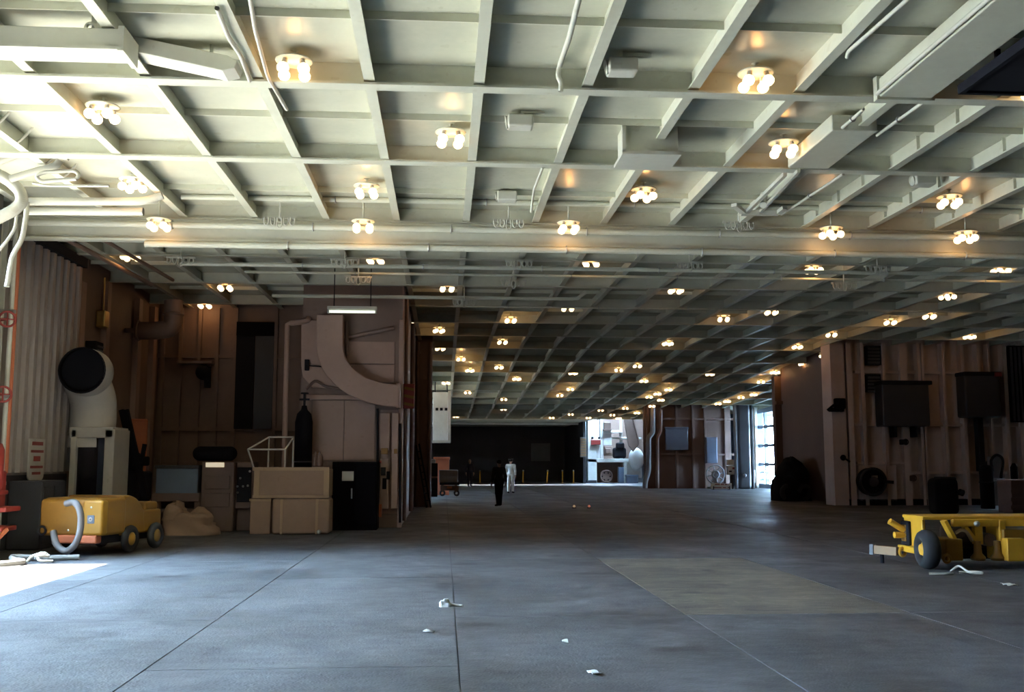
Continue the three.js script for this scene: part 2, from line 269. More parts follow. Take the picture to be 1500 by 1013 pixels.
// ---------------------------------------------------------------- yellow tow tractor on the port side (seen front on, turned a little)
{
  const t = thing('tow_tractor', 'yellow tow tractor with a grey hose looped over its front, by the black door', 'tractor');
  t.position.set(-6.32, 0, -17.75); t.rotation.y = -.25;
  const A = (n, g, m, p = t) => part(n, g, m, p);
  A('front_body', [rb(-.62, .56, .34, .97, -.06, .72, .07), rb(-.6, .3, .9, .985, .05, .6, .04)], M.yellowDirtyShade);
  A('front_panel', rb(.22, .6, .36, .95, -.1, .1, .05), M.ochre);
  A('hood', (() => { const s = new THREE.Shape(); s.moveTo(.7, .34); s.lineTo(.7, .98); s.quadraticCurveTo(1.1, 1.0, 1.3, .7); s.lineTo(1.36, .34); s.closePath(); const g = new THREE.ExtrudeGeometry(s, { depth: 1.05, bevelEnabled: true, bevelSize: .03, bevelThickness: .03, bevelSegments: 2 }); g.applyMatrix4(new THREE.Matrix4().makeBasis(new THREE.Vector3(0, 0, -1), new THREE.Vector3(0, 1, 0), new THREE.Vector3(1, 0, 0)).setPosition(-.55, 0, 0)); return g; })(), M.yellowDirtyShade);
  A('rear_body', [rb(-.5, .5, .3, .72, 1.3, 2.0, .05), rb(-.35, .45, .7, .86, 1.5, 1.95, .05)], M.yellowDirtyShade);
  A('chassis', bx(-.45, .45, .2, .38, .05, 1.95), M.dark);
  const hd = A('hatch', rb(.33, .46, .56, .7, -.115, -.09, .01), M.blueGrey); sub('latch', moved(ring(.025, .012, 14), .4, .63, -.12), M.steel, hd);
  for (const [x, y] of [[.39, .83], [-.05, .44]]) A('bolt', moved(lathe([[0, .012], [.018, .008], [.02, 0]], 8), x, y, y > .6 ? -.1 : -.06, 0, Math.PI / 2), M.steel);
  A('tow_eye', moved(ring(.07, .02, 16), -.52, .43, -.1), M.dark);
  A('bumper', rb(-.3, .5, .22, .36, -.1, .08, .03), M.orange);
  for (const [x, d, r] of [[.56, .85, .24], [-.6, .85, .24], [.55, 1.72, .24], [-.55, 1.72, .24]]) {
    const w = A('wheel', moved(new THREE.TorusGeometry(r * .72, r * .28, 10, 24), x, r, d, Math.PI / 2), M.rubber);
    sub('hub', moved(lathe([[0, .07], [.08, .06], [.13, .03], [.15, -.03], [0, -.05]], 18), x, r, d, 0, 0, x > 0 ? -Math.PI / 2 : Math.PI / 2), M.ochre, w);
  }
}
solo('suction_hose', 'thick grey ribbed hose looped over the front of a yellow tractor', 'hose', hose([pt(97, 737, 17.2), pt(110, 736, 17.1), pt(118, 752, 17.05), pt(117, 778, 17.05), pt(109, 798, 17.1), pt(96, 806.5, 17.2), pt(83, 797, 17.25), pt(78, 778, 17.35)], .055, 12, 12), M.hoseGrey);

// ---------------------------------------------------------------- white ventilation cowl with black mouth
{
  const t = thing('ventilation_cowl', 'white ventilation cowl with its round mouth painted black for inner shade, above a black door', 'duct', [-7.5, 0, 21.6]);
  const a = pt(120, 542, 20.6), mid = pt(134, 640, 21.75);
  const path = new THREE.CatmullRomCurve3([a, a.clone().add(new THREE.Vector3(.02, 0, -.4)), V(mid.x - .1, a.y - .12, 21.55), V(mid.x, a.y - .55, 21.75), V(mid.x, 1.9, 21.75)]);
  part('trunk', new THREE.TubeGeometry(path, 40, .46, 28, false), M.cream, t);
  part('mouth_rim', moved(ring(.452, .022, 36), a.x, a.y, 20.6), M.black, t);
  part('mouth', [moved(new THREE.CylinderGeometry(.45, .45, .03, 32), a.x, a.y, 20.74, 0, Math.PI / 2), moved(new THREE.CylinderGeometry(.445, .445, .36, 32, 1, true), a.x, a.y, 20.79, 0, Math.PI / 2)], M.black, t);  // black disc and lining paint the shade inside the hollow duct
  part('seam_band', moved(ring(.465, .012, 32), mid.x, 2.2, 21.75, 0, Math.PI / 2), M.cream, t);
  part('housing', [pb(101, 110, 628, 742, 21.25, 1.0, .02, true), pb(151, 166, 628, 742, 21.25, 1.0, .02, true), pb(101, 166, 625, 641, 21.25, 1.0, .02)], M.cream, t);
  const dr = part('door', pb(110, 151, 641, 742, 21.36, .05, .005, true), new THREE.MeshStandardMaterial({ color: C(.008, .008, .014), roughness: .18 }), t);
  sub('door_pane', pb(142, 151, 642, 735, 21.33, .04, .005), new THREE.MeshStandardMaterial({ color: C(.02, .025, .04), roughness: .12 }), dr);
}
{ // dark fork truck behind the tractor
  const t = thing('fork_truck', 'dark fork truck with a leaning mast beside an orange panel', 'truck', [-6.9, 0, 23]);
  part('body', [pb(166, 200, 690, 735, 22.6, 1.2, .06), pb(170, 196, 662, 692, 22.8, .6, .08)], M.dark, t);
  part('counterweight', pb(163, 178, 665, 745, 22.7, 1.0, .08), M.black, t);
  part('mast', [bar(pt(184, 600, 22.4), pt(216, 742, 22.4), .12), bar(pt(178, 600, 22.9), pt(210, 742, 22.9), .1)], M.black, t);
  part('carriage', [pb(190, 210, 668, 682, 22.35, .5, .04), bar(pt(205, 690, 22.4), pt(212, 650, 22.4), .08)], M.black, t);
  for (const d of [22.6, 23.5]) part('wheel', moved(new THREE.TorusGeometry(.17, .07, 8, 20), onD(192, 740, d).x, .24, d, .5), M.rubber, t);
}
solo('orange_panel', 'orange painted upright panel behind the dark fork truck', 'panel', [pb(190, 213, 615, 745, 25, .08, .01, true), pb(189, 214, 613, 617, 24.98, .12, .01), bx(onD(190, 700, 25).x, onD(213, 700, 25).x, 0, .1, 24.8, 25.2)], M.orange);
{ // port wall fittings
  const t = thing('wall_duct', 'round duct elbow rising into the overhead on the port alcove wall', 'duct', [-7.4, 4.4, 26]);
  const p = [pt(203, 484, 26), pt(228, 484, 26), pt(250, 479, 26), pt(254, 460, 26), pt(254, 440, 26)];
  part('elbow', hose(p, .23, 8, 18), M.tan, t);
  for (const [q, rx, ry] of [[p[0], 0, Math.PI / 2], [p[3], Math.PI / 2, 0]]) part('flange', moved(ring(.24, .03, 24), q.x, q.y, -q.z, ry, rx), M.tan, t);
  part('bracket', bx(LEFT, p[0].x + .1, p[0].y - .06, p[0].y + .06, 25.95, 26.05), M.tan, t);
}
for (const [d, w, h0, h1] of [[22.6, .3, 2.6, 5.6], [24.3, .25, 0, 5.9], [26.8, .3, 0, 5.9], [28.2, .3, 0, 5.9]]) struct('trim_pilaster', bx(LEFT, LEFT + .14, h0, h1, d - w / 2, d + w / 2), M.tanPale, 'upright stiffener on the port bulkhead');
{
  const t = thing('wall_locker', 'small dark vent box on the port alcove bulkhead', 'vent', [-8.1, 4, 23.4]);
  part('box', rb(LEFT, -7.95, 3.85, 4.35, 23.2, 23.7, .02), M.dark, t);
  for (let k = 0; k < 4; k++) part('louvre', bx(-7.96, -7.93, 3.92 + k * .1, 3.96 + k * .1, 23.24, 23.66), M.greyDark, t);
}
solo('bulkhead_lamp_box', 'small pale junction box high on the port bulkhead', 'box', [rb(LEFT, -7.98, 4.75, 5.15, 23.8, 24.1, .03), rod(V(-8.08, 5.1, 23.95), V(-8.08, 5.95, 23.95), .02)], M.brass);
// alcove back wall
{
  const t = structGroup('wall_alcove_frames', 'stiffeners on the alcove back wall');
  for (const px of [236, 262, 290, 316, 343, 402]) { const x = onD(px, 600, 29).x; part('stiffener', bx(x - .05, x + .05, 0, 6, 28.88, 29), M.tan, t); }
  for (const py of [522, 628]) { const y = onD(330, py, 29).y; part('stringer', bx(LEFT, -3.6, y - .05, y + .05, 28.9, 29), M.tan, t); }
}
{
  const s = span(345, 400, 492, 628, 28.9), o = structGroup('door_1', 'dark hangar side door in the alcove back wall');
  part('panel', bx(s.x0, (s.x0 + s.x1) / 2 - .01, s.y0, s.y1, 28.84, 28.9), M.dark, o); part('panel', bx((s.x0 + s.x1) / 2 + .01, s.x1, s.y0, s.y1, 28.84, 28.9), M.greyDark, o);
  part('header', bx(s.x0, s.x1, s.y1, s.y1 + .4, 28.8, 28.9), M.black, o);
}
{
  const t = thing('wall_shelf', 'dark bracket shelf with valve bodies on the alcove back wall', 'shelf', [-6.6, 3.3, 28.6]);
  part('board', pb(258, 310, 528, 532, 28.5, .4, .01), M.tan, t); part('bracket', [bar(pt(265, 532, 28.85), pt(265, 560, 28.85), .05), bar(pt(300, 532, 28.85), pt(300, 560, 28.85), .05)], M.tan, t);
  part('valve', [moved(new THREE.SphereGeometry(.22, 16, 12), onD(298, 545, 28.6).x, onD(298, 545, 28.6).y, 28.6), moved(new THREE.CylinderGeometry(.1, .1, .6, 12), onD(304, 552, 28.6).x, onD(304, 552, 28.6).y, 28.6)], M.dark, t);
}
// ---------------------------------------------------------------- clutter in front of the alcove
{
  const t = thing('work_bench', 'brown work bench with a blue grey cabinet on top, in the port alcove', 'bench', [-6.2, 0, 23.8]);
  part('bench', [pb(222, 292, 722, 734, 23.6, .7, .01), pb(226, 234, 728, 776, 23.65, .1, .01, true), pb(284, 292, 728, 776, 23.65, .1, .01, true), pb(230, 290, 745, 750, 23.7, .55, .01)], M.brown, t);
  part('back_panel', pb(230, 290, 730, 770, 24.15, .08, .01, true), M.brown, t);
  const c = part('cabinet', pb(228, 290, 684, 724, 23.65, .5, .03), M.blueGrey, t); sub('lid', pb(227, 291, 681, 686, 23.62, .56, .01), M.greyDark, c);
}
{
  const t = thing('control_console', 'brown control console with a dark rounded top and a lit strip', 'console', [-5.4, 0, 23.9]);
  part('body', [pb(294, 342, 676, 780, 23.7, .7, .03, true)], M.brown, t);
  part('top', (() => { const a = pt(293, 664, 24.0), b = pt(337, 664, 24.0); return rod(a, b, .17, .17, 18); })(), M.black, t);
  part('top_cap', moved(new THREE.SphereGeometry(.17, 14, 10), pt(293, 664, 24).x, pt(293, 664, 24).y, 24.0), M.black, t); part('top_cap', [moved(new THREE.SphereGeometry(.17, 14, 10), pt(337, 664, 24).x, pt(337, 664, 24).y, 24.0)], M.black, t);
  part('light_strip', pb(301, 328, 677, 684, 23.66, .05, .01), new THREE.MeshStandardMaterial({ color: C(.8, .75, .6), emissive: C(1, .85, .6), emissiveIntensity: .5 }), t);
  part('drawer', [pb(300, 336, 696, 716, 23.66, .06, .01), pb(300, 336, 722, 742, 23.66, .06, .01)], M.brown, t);
}
{
  const t = thing('tarp_bundle', 'dirty tan tarpaulin bundle heaped on the deck before the bench', 'bundle', [-5.9, 0, 22.7]);
  const p = onD(276, 775, 22.7); part('tarpaulin', moved(lump(.56, .5, .35, .22, .3), p.x, 0, 22.8), M.cardboard, t);
  part('fold', moved(lump(.24, .36, .25, .25, .8), onD(256, 755, 22.7).x, .32, 22.75), M.cardboard, t);
}
{
  const t = thing('switch_panel', 'dark machine with small bright knobs between console and crates', 'machine', [-4.8, 0, 24.1]);
  part('case', [pb(345, 371, 676, 745, 23.9, .6, .03), pb(346, 369, 740, 785, 24, .5, .02, true)], M.brown, t);
  part('face', pb(347, 368, 684, 735, 23.87, .04, .01), M.dark, t);
  for (const [px, py] of [[348, 712], [348, 721], [356, 712], [363, 711], [374, 673], [352, 700]]) { const q = onD(px > 370 ? 366 : px, px > 370 ? 690 : py, 23.86); part('knob', moved(new THREE.SphereGeometry(.028, 10, 8), q.x, q.y, 23.86), M.steel, t); }
}
{
  const t = thing('crate', 'large tan crate standing on two smaller crates', 'crate', [-4, .85, 22.9]);
  part('box', pb(371, 481, 687, 727, 22.8, .9, .012), M.cardboard, t);
  part('rim', [pb(370, 482, 684, 689, 22.78, .04, .005), pb(370, 482, 725, 729, 22.78, .04, .005)], M.wood, t);
  for (const px of [372, 474]) part('batten', pb(px, px + 8, 687, 727, 22.77, .04, .004), M.wood, t);
}
{
  const t = thing('crate', 'narrow tan crate on the deck, left support of the large crate', 'crate', [-4.3, 0, 22.9]);
  part('box', pb(366, 396, 729.5, 779, 22.85, .8, .012, true), M.cardboard, t); part('rim', pb(365, 397, 730, 734, 22.83, .04, .005), M.wood, t);
}
{
  const t = thing('crate', 'squat tan padded crate on the deck under the right of the large crate', 'crate', [-3.2, 0, 22.8]);
  part('box', pb(398, 482, 730, 781, 22.75, .8, .06, true), M.cardboard, t);
  part('strap', pb(410, 414, 731, 781, 22.73, .03, .005, true), M.wood, t); part('strap', [pb(462, 466, 731, 781, 22.73, .03, .005, true)], M.wood, t);
  part('caster', moved(new THREE.SphereGeometry(.05, 10, 8), onD(467, 778, 22.7).x, .05, 22.7), M.steel, t);
}
{
  const t = thing('tube_rack', 'white tubular rack standing on the large crate', 'rack', [-4.3, 1.5, 23.2]);
  const a = pt(363, 658, 23.0), b = pt(418, 658, 23.0), c = pt(394, 640, 23.5), d = pt(430, 640, 23.5), bot = onD(400, 686, 23).y + .02;
  part('frame', [rod(a, b, .02), rod(a, c, .02), rod(b, d, .02), rod(c, d, .02)], M.cream, t);
  for (const q of [a, b, c, d]) part('leg', rod(q, new THREE.Vector3(Math.max(q.x, pt(372, 680, 23).x), bot, q.z), .02), M.cream, t);
}
for (const [px, k] of [[460, 0], [468, 1]]) solo('oxygen_bottle', k ? 'shorter dark gas bottle on the large crate, nearest the dark cabinet' : 'short dark gas bottle on the large crate beside its twin', 'bottle', moved(lathe([[0, 0], [.07, 0], [.075, .02], [.075, .22], [.05, .28], [.02, .3], [.02, .34], [0, .34]], 16), onD(px, 690, 23.1).x, onD(px, 683, 23.1).y, 23.3 - k * .2), M.brown);
{
  const t = thing('gas_cylinder', 'tall dark blue gas cylinder in front of the uptake trunk', 'cylinder', [-3.5, 0, 24.4]);
  const x = onD(443, 640, 24.2).x; part('bottle', moved(lathe([[0, 0], [.2, 0], [.21, .03], [.21, 2.55], [.17, 2.75], [.08, 2.85], [.06, 2.95], [0, 2.95]], 22), x, 0, 24.4), M.navy, t);
  part('valve', [rod(V(x, 2.9, 24.4), V(x, 3.25, 24.4), .03), rod(V(x - .12, 3.1, 24.4), V(x + .12, 3.1, 24.4), .025), moved(ring(.08, .018, 16), x, 3.25, 24.4, 0, Math.PI / 2)], M.dark, t);
  part('strap', moved(ring(.215, .015, 24), x, 1.6, 24.4, 0, Math.PI / 2), M.grey, t);
}
{
  const t = thing('tool_cabinet', 'dark double door cabinet with a white paper taped on, beside tan crates', 'cabinet', [-2.2, 0, 24.2]);
  part('body', pb(486, 553, 676, 771, 24.0, .7, .02, true), M.navy, t);
  const dA = part('door', pb(488, 519, 682, 768, 23.97, .04, .008), M.navy, t); sub('handle', pb(514, 516, 715, 730, 23.94, .04, .005), M.steel, dA);
  part('door', pb(520.5, 551, 682, 768, 23.97, .04, .008), M.navy, t);
  part('notice', pb(501, 518, 690, 704, 23.955, .01, .001), M.whiteFresh, t);
}
// ---------------------------------------------------------------- the uptake trunk (house) with its duct
{
  const s = span(440, 588, 470, 765, 24.9), x0 = s.x0, x1 = s.x1;
  const o = structGroup('wall_uptake_trunk', 'tan uptake trunk casing');
  part('casing', bx(x0, x1, 0, 6.2, 24.9, 36.2), M.tan, o);
  for (const [a, b, c, d] of [[457, 503, 586, 674], [504.5, 549, 586, 674], [508, 578, 500, 532], [508, 578, 534, 560], [556, 583, 600, 752], [445, 462, 476, 532]]) part('panel', pb(a, b, c, d, 24.86, .05, .006), M.tanPale, o);
  part('ledge', pb(449, 552, 578, 585, 24.74, .2, .01), M.tanPale, o);
  part('corner_post', pb(583, 590, 468, 768, 24.8, .15, .02, true), M.tanPale, o);
  part('stay', [rod(pt(500, 496, 24.8), pt(577, 480, 24.8), .05), rod(pt(508, 470, 24.78), pt(508, 520, 24.78), .045)], M.tan, o);
  part('side_pipe', [rod(V(x1 + .06, .1, 26), V(x1 + .06, 5.9, 26), .05), rod(V(x1 + .06, .1, 31), V(x1 + .06, 5.9, 31), .06)], M.tan, o);
}
{ // the broad flat duct that sweeps down and to the right
  const t = thing('sweeping_duct', 'broad tan rectangular duct sweeping down across the uptake trunk', 'duct', [-2.4, 3.6, 24.6]);
  const prof = (D, pts) => { const s = new THREE.Shape(); pts.forEach(([px, py], i) => { const p = onD(px, py, D); i ? s.lineTo(p.x, p.y) : s.moveTo(p.x, p.y); }); s.closePath(); return s; };
  const outer = [], inner = [];
  for (let k = 0; k <= 12; k++) { const a = k / 12 * Math.PI / 2; outer.push([583 - Math.cos(a) * 118, 508 + Math.sin(a) * 87]); inner.push([583 - Math.cos(a) * 81, 508 + Math.sin(a) * 56]); }
  const path = [[465, 462], ...outer, ...inner.reverse(), [502, 462]];
  part('duct', (() => { const g = new THREE.ExtrudeGeometry(prof(24.4, path), { depth: .38, bevelEnabled: true, bevelSize: .01, bevelThickness: .01, bevelSegments: 1 }); g.translate(0, 0, -24.71); return g; })(), M.tanPale, t);
  part('joint', bar(pt(517, 535, 24.38), pt(499, 560, 24.38), .03), M.tan, t);
  part('outlet_flange', pb(580, 586, 561, 597, 24.36, .5, .01), M.tanPale, t);
}
{
  const t = thing('branch_duct', 'narrow tan duct curving behind the sweeping duct on the uptake trunk', 'duct', [-3.4, 3.9, 24.8]);
  part('duct', (() => { const s = new THREE.Shape(); const P = [[442, 470], [442, 530], [445, 552], [458, 566], [500, 568], [500, 548], [472, 540], [467, 525], [467, 470]]; P.forEach(([px, py], i) => { const p = onD(px, py, 24.75); i ? s.lineTo(p.x, p.y) : s.moveTo(p.x, p.y); }); s.closePath(); const g = new THREE.ExtrudeGeometry(s, { depth: .16, bevelEnabled: true, bevelSize: .015, bevelThickness: .01, bevelSegments: 1 }); g.translate(0, 0, -24.89); return g; })(), M.tanPale, t);
  part('damper', [pb(446, 452, 526, 542, 24.6, .12, .01), rod(pt(449, 535, 24.6), pt(474, 537, 24.6), .015)], M.dark, t);
}
solo('stand_pipe', 'pale vertical pipe with an elbow at the corner of the uptake trunk', 'pipe', bent([pt(416, 690, 24.65), pt(421, 480, 24.65), pt(421, 474, 24.65), pt(452, 470, 24.65), pt(452, 466, 24.95)], .065, .2), M.tanPale);
solo('drain_pipe', 'thin tan pipe with a wavy cable below the branch duct', 'pipe', hose([pt(449, 570, 24.7), pt(462, 558, 24.68), pt(478, 566, 24.66), pt(500, 570, 24.7), pt(512, 574, 24.72)], .035, 10), M.brown);
{ // control column at the right of the trunk
  const t = thing('switchgear_column', 'narrow switchgear column with yellow and red plates on the uptake trunk', 'switchgear', [-1.3, 0, 24.7]);
  part('case', [pb(556, 571, 604, 660, 24.66, .2, .02), pb(556, 569, 672, 745, 24.64, .22, .02), pb(573, 583, 604, 745, 24.7, .15, .02)], M.tanPale, t);
  part('plate', pb(558, 568, 656, 665, 24.62, .04, .01), M.yellowDirtyShade, t); part('plate', pb(577, 582, 657, 664, 24.66, .04, .01), M.yellowDirtyShade, t);
  part('switch', [pb(558, 565, 684, 696, 24.6, .05, .01), pb(560, 566, 700, 716, 24.6, .05, .01), pb(566, 571, 690, 702, 24.6, .05, .01)], M.dark, t);
  part('indicator', moved(new THREE.SphereGeometry(.035, 10, 8), pt(557, 676, 24.62).x, pt(557, 676, 24.62).y, 24.62), M.red, t);
  part('foot_marker', pb(555, 559, 738, 757, 24.6, .04, .005), M.orange, t);
  part('conduit', [rod(pt(553, 598, 24.75), pt(553, 770, 24.75), .03), rod(pt(586, 620, 24.74), pt(586, 765, 24.74), .03)], M.dark, t);
}
{
  const t = thing('striped_board', 'board with red and yellow stripes beside the duct outlet', 'board', [-1.0, 3.3, 33]);
  const D = 25.6, s = span(591.5, 607, 562, 598, D); const g = rb(s.x0, s.x1, s.y0, s.y1, D, D + .05, .005); part('board', g, M.red, t);
  for (let k = 0; k < 3; k++) { const y = s.y1 - .1 - k * .2; part('stripe', bar(V(s.x0 + .01, y, D - .003), V(s.x1 - .01, y - .05, D - .003), .008, .07), M.yellowDirtyShade, t); }
  part('bracket', [bx(s.x0 - .02, s.x0 + .1, s.y0, s.y1, D + .03, D + .1)], M.dark, t);
}
{
  const t = thing('step_ladder', 'dark inclined ladder leaning on the brown bulkhead', 'ladder', [-.8, 0, 35.6]);
  const a0 = pt(614, 650, 35.78), b0 = pt(631, 737, 35.3), a1 = pt(609.5, 652, 35.78), b1 = pt(625, 740, 35.3); b0.y = b1.y = .02;
  part('stringer', bar(a0, b0, .06, .1), M.dark, t); part('stringer', bar(a1, b1, .06, .1), M.dark, t);
  for (let k = 1; k < 9; k++) part('rung', rod(a0.clone().lerp(b0, k / 9), a1.clone().lerp(b1, k / 9), .02), M.dark, t);
}
for (const [px, l] of [[611, 'dark brown upright pipe close to the uptake trunk corner'], [629, 'dark brown upright pipe at the free edge of the brown bulkhead']]) { const x = onD(px, 640, 36).x; solo('upright_pipe', l, 'pipe', [rod(V(x, 0, 36.0), V(x, 5.9, 36.0), .06), ...[.4, 2, 3.8, 5.5].map((y) => bx(x - .09, x + .09, y, y + .06, 36.0, 36.2))], M.brown); }
// ---------------------------------------------------------------- people
const maxf = Math.max, minf = Math.min;
function skinMesh(bones, { res = 84, sx = .5, sy = 1.0, sz = .5, cy = .92, k = .035, clip, tris = 60000 }) {
  const mc = new MarchingCubes(res, new THREE.MeshBasicMaterial(), false, false, tris); mc.isolation = 0; mc.reset();
  const half = res / 2;
  for (let z = 0; z < res; z++) for (let y = 0; y < res; y++) for (let x = 0; x < res; x++) {
    const px = (x - half) / half * sx, py = (y - half) / half * sy + cy, pz = (z - half) / half * sz;
    let s = 0;
    let dm = 1e3;
    for (const b of bones) {
      const ux = b[4] - b[0], uy = b[5] - b[1], uz = b[6] - b[2], L = ux * ux + uy * uy + uz * uz;
      let t = ((px - b[0]) * ux + (py - b[1]) * uy + (pz - b[2]) * uz) / L; t = t < 0 ? 0 : t > 1 ? 1 : t;
      const dx = px - b[0] - ux * t, dy = py - b[1] - uy * t, dz = pz - b[2] - uz * t, d = Math.sqrt(dx * dx + dy * dy + dz * dz) - (b[3] + (b[7] - b[3]) * t);
      const h = maxf(k - Math.abs(dm - d), 0) / k; dm = minf(dm, d) - h * h * k * .25;
    }
    if (clip) dm = maxf(dm, clip(px, py, pz));
    mc.field[x + y * res + z * res * res] = -dm;
  }
  mc.update();
  const n = mc.count, g = new THREE.BufferGeometry();
  const P = new Float32Array(mc.positionArray.slice(0, n * 3)), Q = new Float32Array(n * 3);
  for (let i = 0; i < n; i++) { P[3 * i] *= sx; P[3 * i + 1] = P[3 * i + 1] * sy + cy; P[3 * i + 2] *= sz; }
  g.setAttribute('position', new THREE.BufferAttribute(P, 3));
  let m = mergeVertices(g, 1e-4); m.computeVertexNormals(); m = m.toNonIndexed();
  return m;
}
function person(label, at, turn, { top, legs, skin = M.skin, hair, cap, stride = .1, swing = .1, h = 1.75 }) {
  const t = thing('person', label, 'person'); t.position.copy(at); t.rotation.y = turn; const S = h / 1.78; t.scale.set(S, S, S);
  const st = stride, sw = swing;
  const leg = (s, f) => [[s * .09, .93, 0, .088, s * .1, .5, f * st * .55 + .02, .058], [s * .1, .5, f * st * .55 + .02, .056, s * .1, .1, f * st - .02, .037]];
  const foot = (s, f) => [[s * .1, .07, f * st - .04, .042, s * .12, .035, f * st + .17, .034]];
  const arm = (s, f) => [[s * .19, 1.42, 0, .056, s * .245, 1.14, -f * sw * .4 - .01, .042], [s * .245, 1.14, -f * sw * .4 - .01, .041, s * .25, .9, -f * sw + .04, .029]];
  const torso = [[-.07, 1.0, 0, .105, .07, 1.0, 0, .105], [0, 1.02, 0, .12, 0, 1.28, .01, .13], [-.08, 1.34, .005, .10, .08, 1.34, .005, .10], [-.15, 1.42, 0, .065, .15, 1.42, 0, .065]];
  const head = [[0, 1.45, 0, .055, 0, 1.56, .01, .05], [0, 1.62, .015, .078, 0, 1.69, .005, .09], [0, 1.58, .06, .035, 0, 1.6, .05, .05], [0, 1.63, .1, .014, 0, 1.66, .095, .01]];
  const bones = [...torso, ...head, ...leg(-1, 1), ...leg(1, -1), ...arm(-1, 1), ...arm(1, -1)];
  const hands = [];
  for (const [s, f] of [[-1, 1], [1, -1]]) {
    const c = new THREE.Vector3(s * .25, .84, -f * sw + .06); hands.push(rod(c.clone().add(new THREE.Vector3(0, .07, -.01)), c.clone().add(new THREE.Vector3(0, -.03, .01)), .03, .038, 10));
    for (let k = 0; k < 4; k++) { const b = c.clone().add(new THREE.Vector3(0, -.03, -.028 + k * .02)), e = b.clone().add(new THREE.Vector3(-s * .012, -.07 - (k === 1 || k === 2 ? .012 : 0), .012)); hands.push(rod(b, e, .0095, .008, 7)); hands.push(rod(e, e.clone().add(new THREE.Vector3(-s * .02, -.022, .004)), .008, .006, 7)); }
    const b = c.clone().add(new THREE.Vector3(-s * .005, .02, .035)); hands.push(rod(b, b.clone().add(new THREE.Vector3(-s * .015, -.05, .03)), .011, .008, 7));
  }
  const add = (name, g, m) => { const o = new THREE.Mesh(boxUV(fit(g)), m); o.name = name; o.castShadow = o.receiveShadow = true; t.add(o); return o; };
  for (const s of [-1, 1]) { const ear = new THREE.SphereGeometry(.02, 8, 6); ear.scale(.5, 1.3, 1); ear.translate(s * .09, 1.645, 0); hands.push(ear); const eye = new THREE.SphereGeometry(.012, 8, 6); eye.translate(s * .032, 1.665, .088); hands.push(eye); }
  add('body', mergeGeometries([skinMesh(bones, {}), ...hands].map(fit)), skin);
  const grow = (list, e) => list.map((b) => [b[0], b[1], b[2], b[3] + e, b[4], b[5], b[6], b[7] + e]);
  add('shirt', skinMesh(grow([...torso, ...arm(-1, 1), ...arm(1, -1)], .018), { clip: (x, y, z) => Math.max(.93 - y, y - 1.5) }), top);
  add('trousers', skinMesh(grow([...torso.slice(0, 2), ...leg(-1, 1), ...leg(1, -1)], .022), { clip: (x, y, z) => Math.max(y - 1.03, .07 - y) }), legs);
  for (const [s, f] of [[-1, 1], [1, -1]]) add('shoe', skinMesh(grow(foot(s, f), .006), { res: 40, sx: .3, sy: .12, sz: .4, cy: .08, tris: 8000, clip: (x, y) => .004 - y }), M.black);
  if (hair) add('hair', (() => { const g = new THREE.SphereGeometry(.098, 20, 14, 0, 6.2832, 0, 1.75); g.scale(1, 1.08, 1.06); g.rotateX(-.35); g.translate(0, 1.675, -.004); return g; })(), hair);
  if (cap) add('cap', mergeGeometries([lathe([[.098, 0], [.112, .02], [.115, .05], [.06, .075], [0, .08]], 22), lathe([[.09, .0], [.125, .03], [.128, .045], [.115, .05]], 22)].map(fit)).rotateX(-.08).translate(0, 1.715, 0), cap);
  return t;
}
{
  const a = onY(748, 722, 0), b = onY(688, 712, 0), c = onY(731, 741, 0);
  person('person in white shirt and trousers and a cap, walking away', V(a.x, 0, a.d), Math.PI - .25, { top: M.whiteFresh, legs: M.whiteFresh, hair: M.dark, cap: M.greyDark, stride: .09, swing: .06, h: 1.77 });
  person('person with pale hair in dark blue work clothes near the stanchions', V(b.x, 0, b.d), .2, { top: paint(.03, .035, .06, .8), legs: paint(.02, .025, .05, .8), hair: M.tan, stride: .05, swing: .04 });
  person('person in very dark clothes, the darkest of the walkers', V(c.x, 0, c.d), Math.PI + .3, { top: M.dark, legs: M.black, hair: M.black, skin: flat(.12, .07, .05, .6), stride: .13, swing: .1, h: 1.68 });
}
// ---------------------------------------------------------------- left of the far opening
{
  const t = thing('hanging_door_panel', 'pale blue white door panel with three dark slots, hung above head height', 'door', [-.1, 2.6, 50]);
  part('panel', pb(634, 656, 574, 645, 50, .1, .02), M.whiteFresh, t);
  part('edge_frame', [pb(656, 660.5, 572, 648, 49.95, .2, .02), pb(633, 660, 644.5, 648.5, 49.95, .18, .02)], M.cream, t);
  for (const px of [638, 644.5, 651.5]) part('slot', pb(px, px + 4, 597, 601, 49.97, .05, .005), M.black, t);
  const x = onD(646, 600, 50).x, yt = onD(646, 573, 50).y; part('hanger', [rod(V(x - .3, yt - .05, 50.05), V(x - .3, Hc(50) + .25, 50.05), .03), rod(V(x + .3, yt - .05, 50.05), V(x + .3, Hc(50) + .25, 50.05), .03)], M.dark, t);
}
{
  const D = 47, t = thing('hand_truck', 'low dark hand truck carrying a pale carton', 'cart', [.2, 0, D]);
  part('deck', pb(644, 673, 706.5, 710, D, .8, .01), M.dark, t);
  for (const px of [646, 667]) for (const q of [0, .65]) part('wheel', moved(new THREE.TorusGeometry(.1, .04, 8, 16), onD(px + 2, 720, D).x, .142, D + .08 + q), M.rubber, t);
  part('frame', [pb(645, 672, 711, 718, D + .1, .5, .01), pb(646, 650, 706, 720, D + .02, .7, .005), pb(666, 670, 706, 720, D + .02, .7, .005)], M.brown, t);
  part('marking', pb(655, 662, 712, 715, D + .07, .04, .003), M.orange, t);
}
solo('carton', 'pale grey carton on the low dark hand truck', 'box', [pb(643, 671, 688, 706, 47.02, .7, .015), pb(643, 671, 696, 697.5, 47.0, .06, .003)], M.grey);
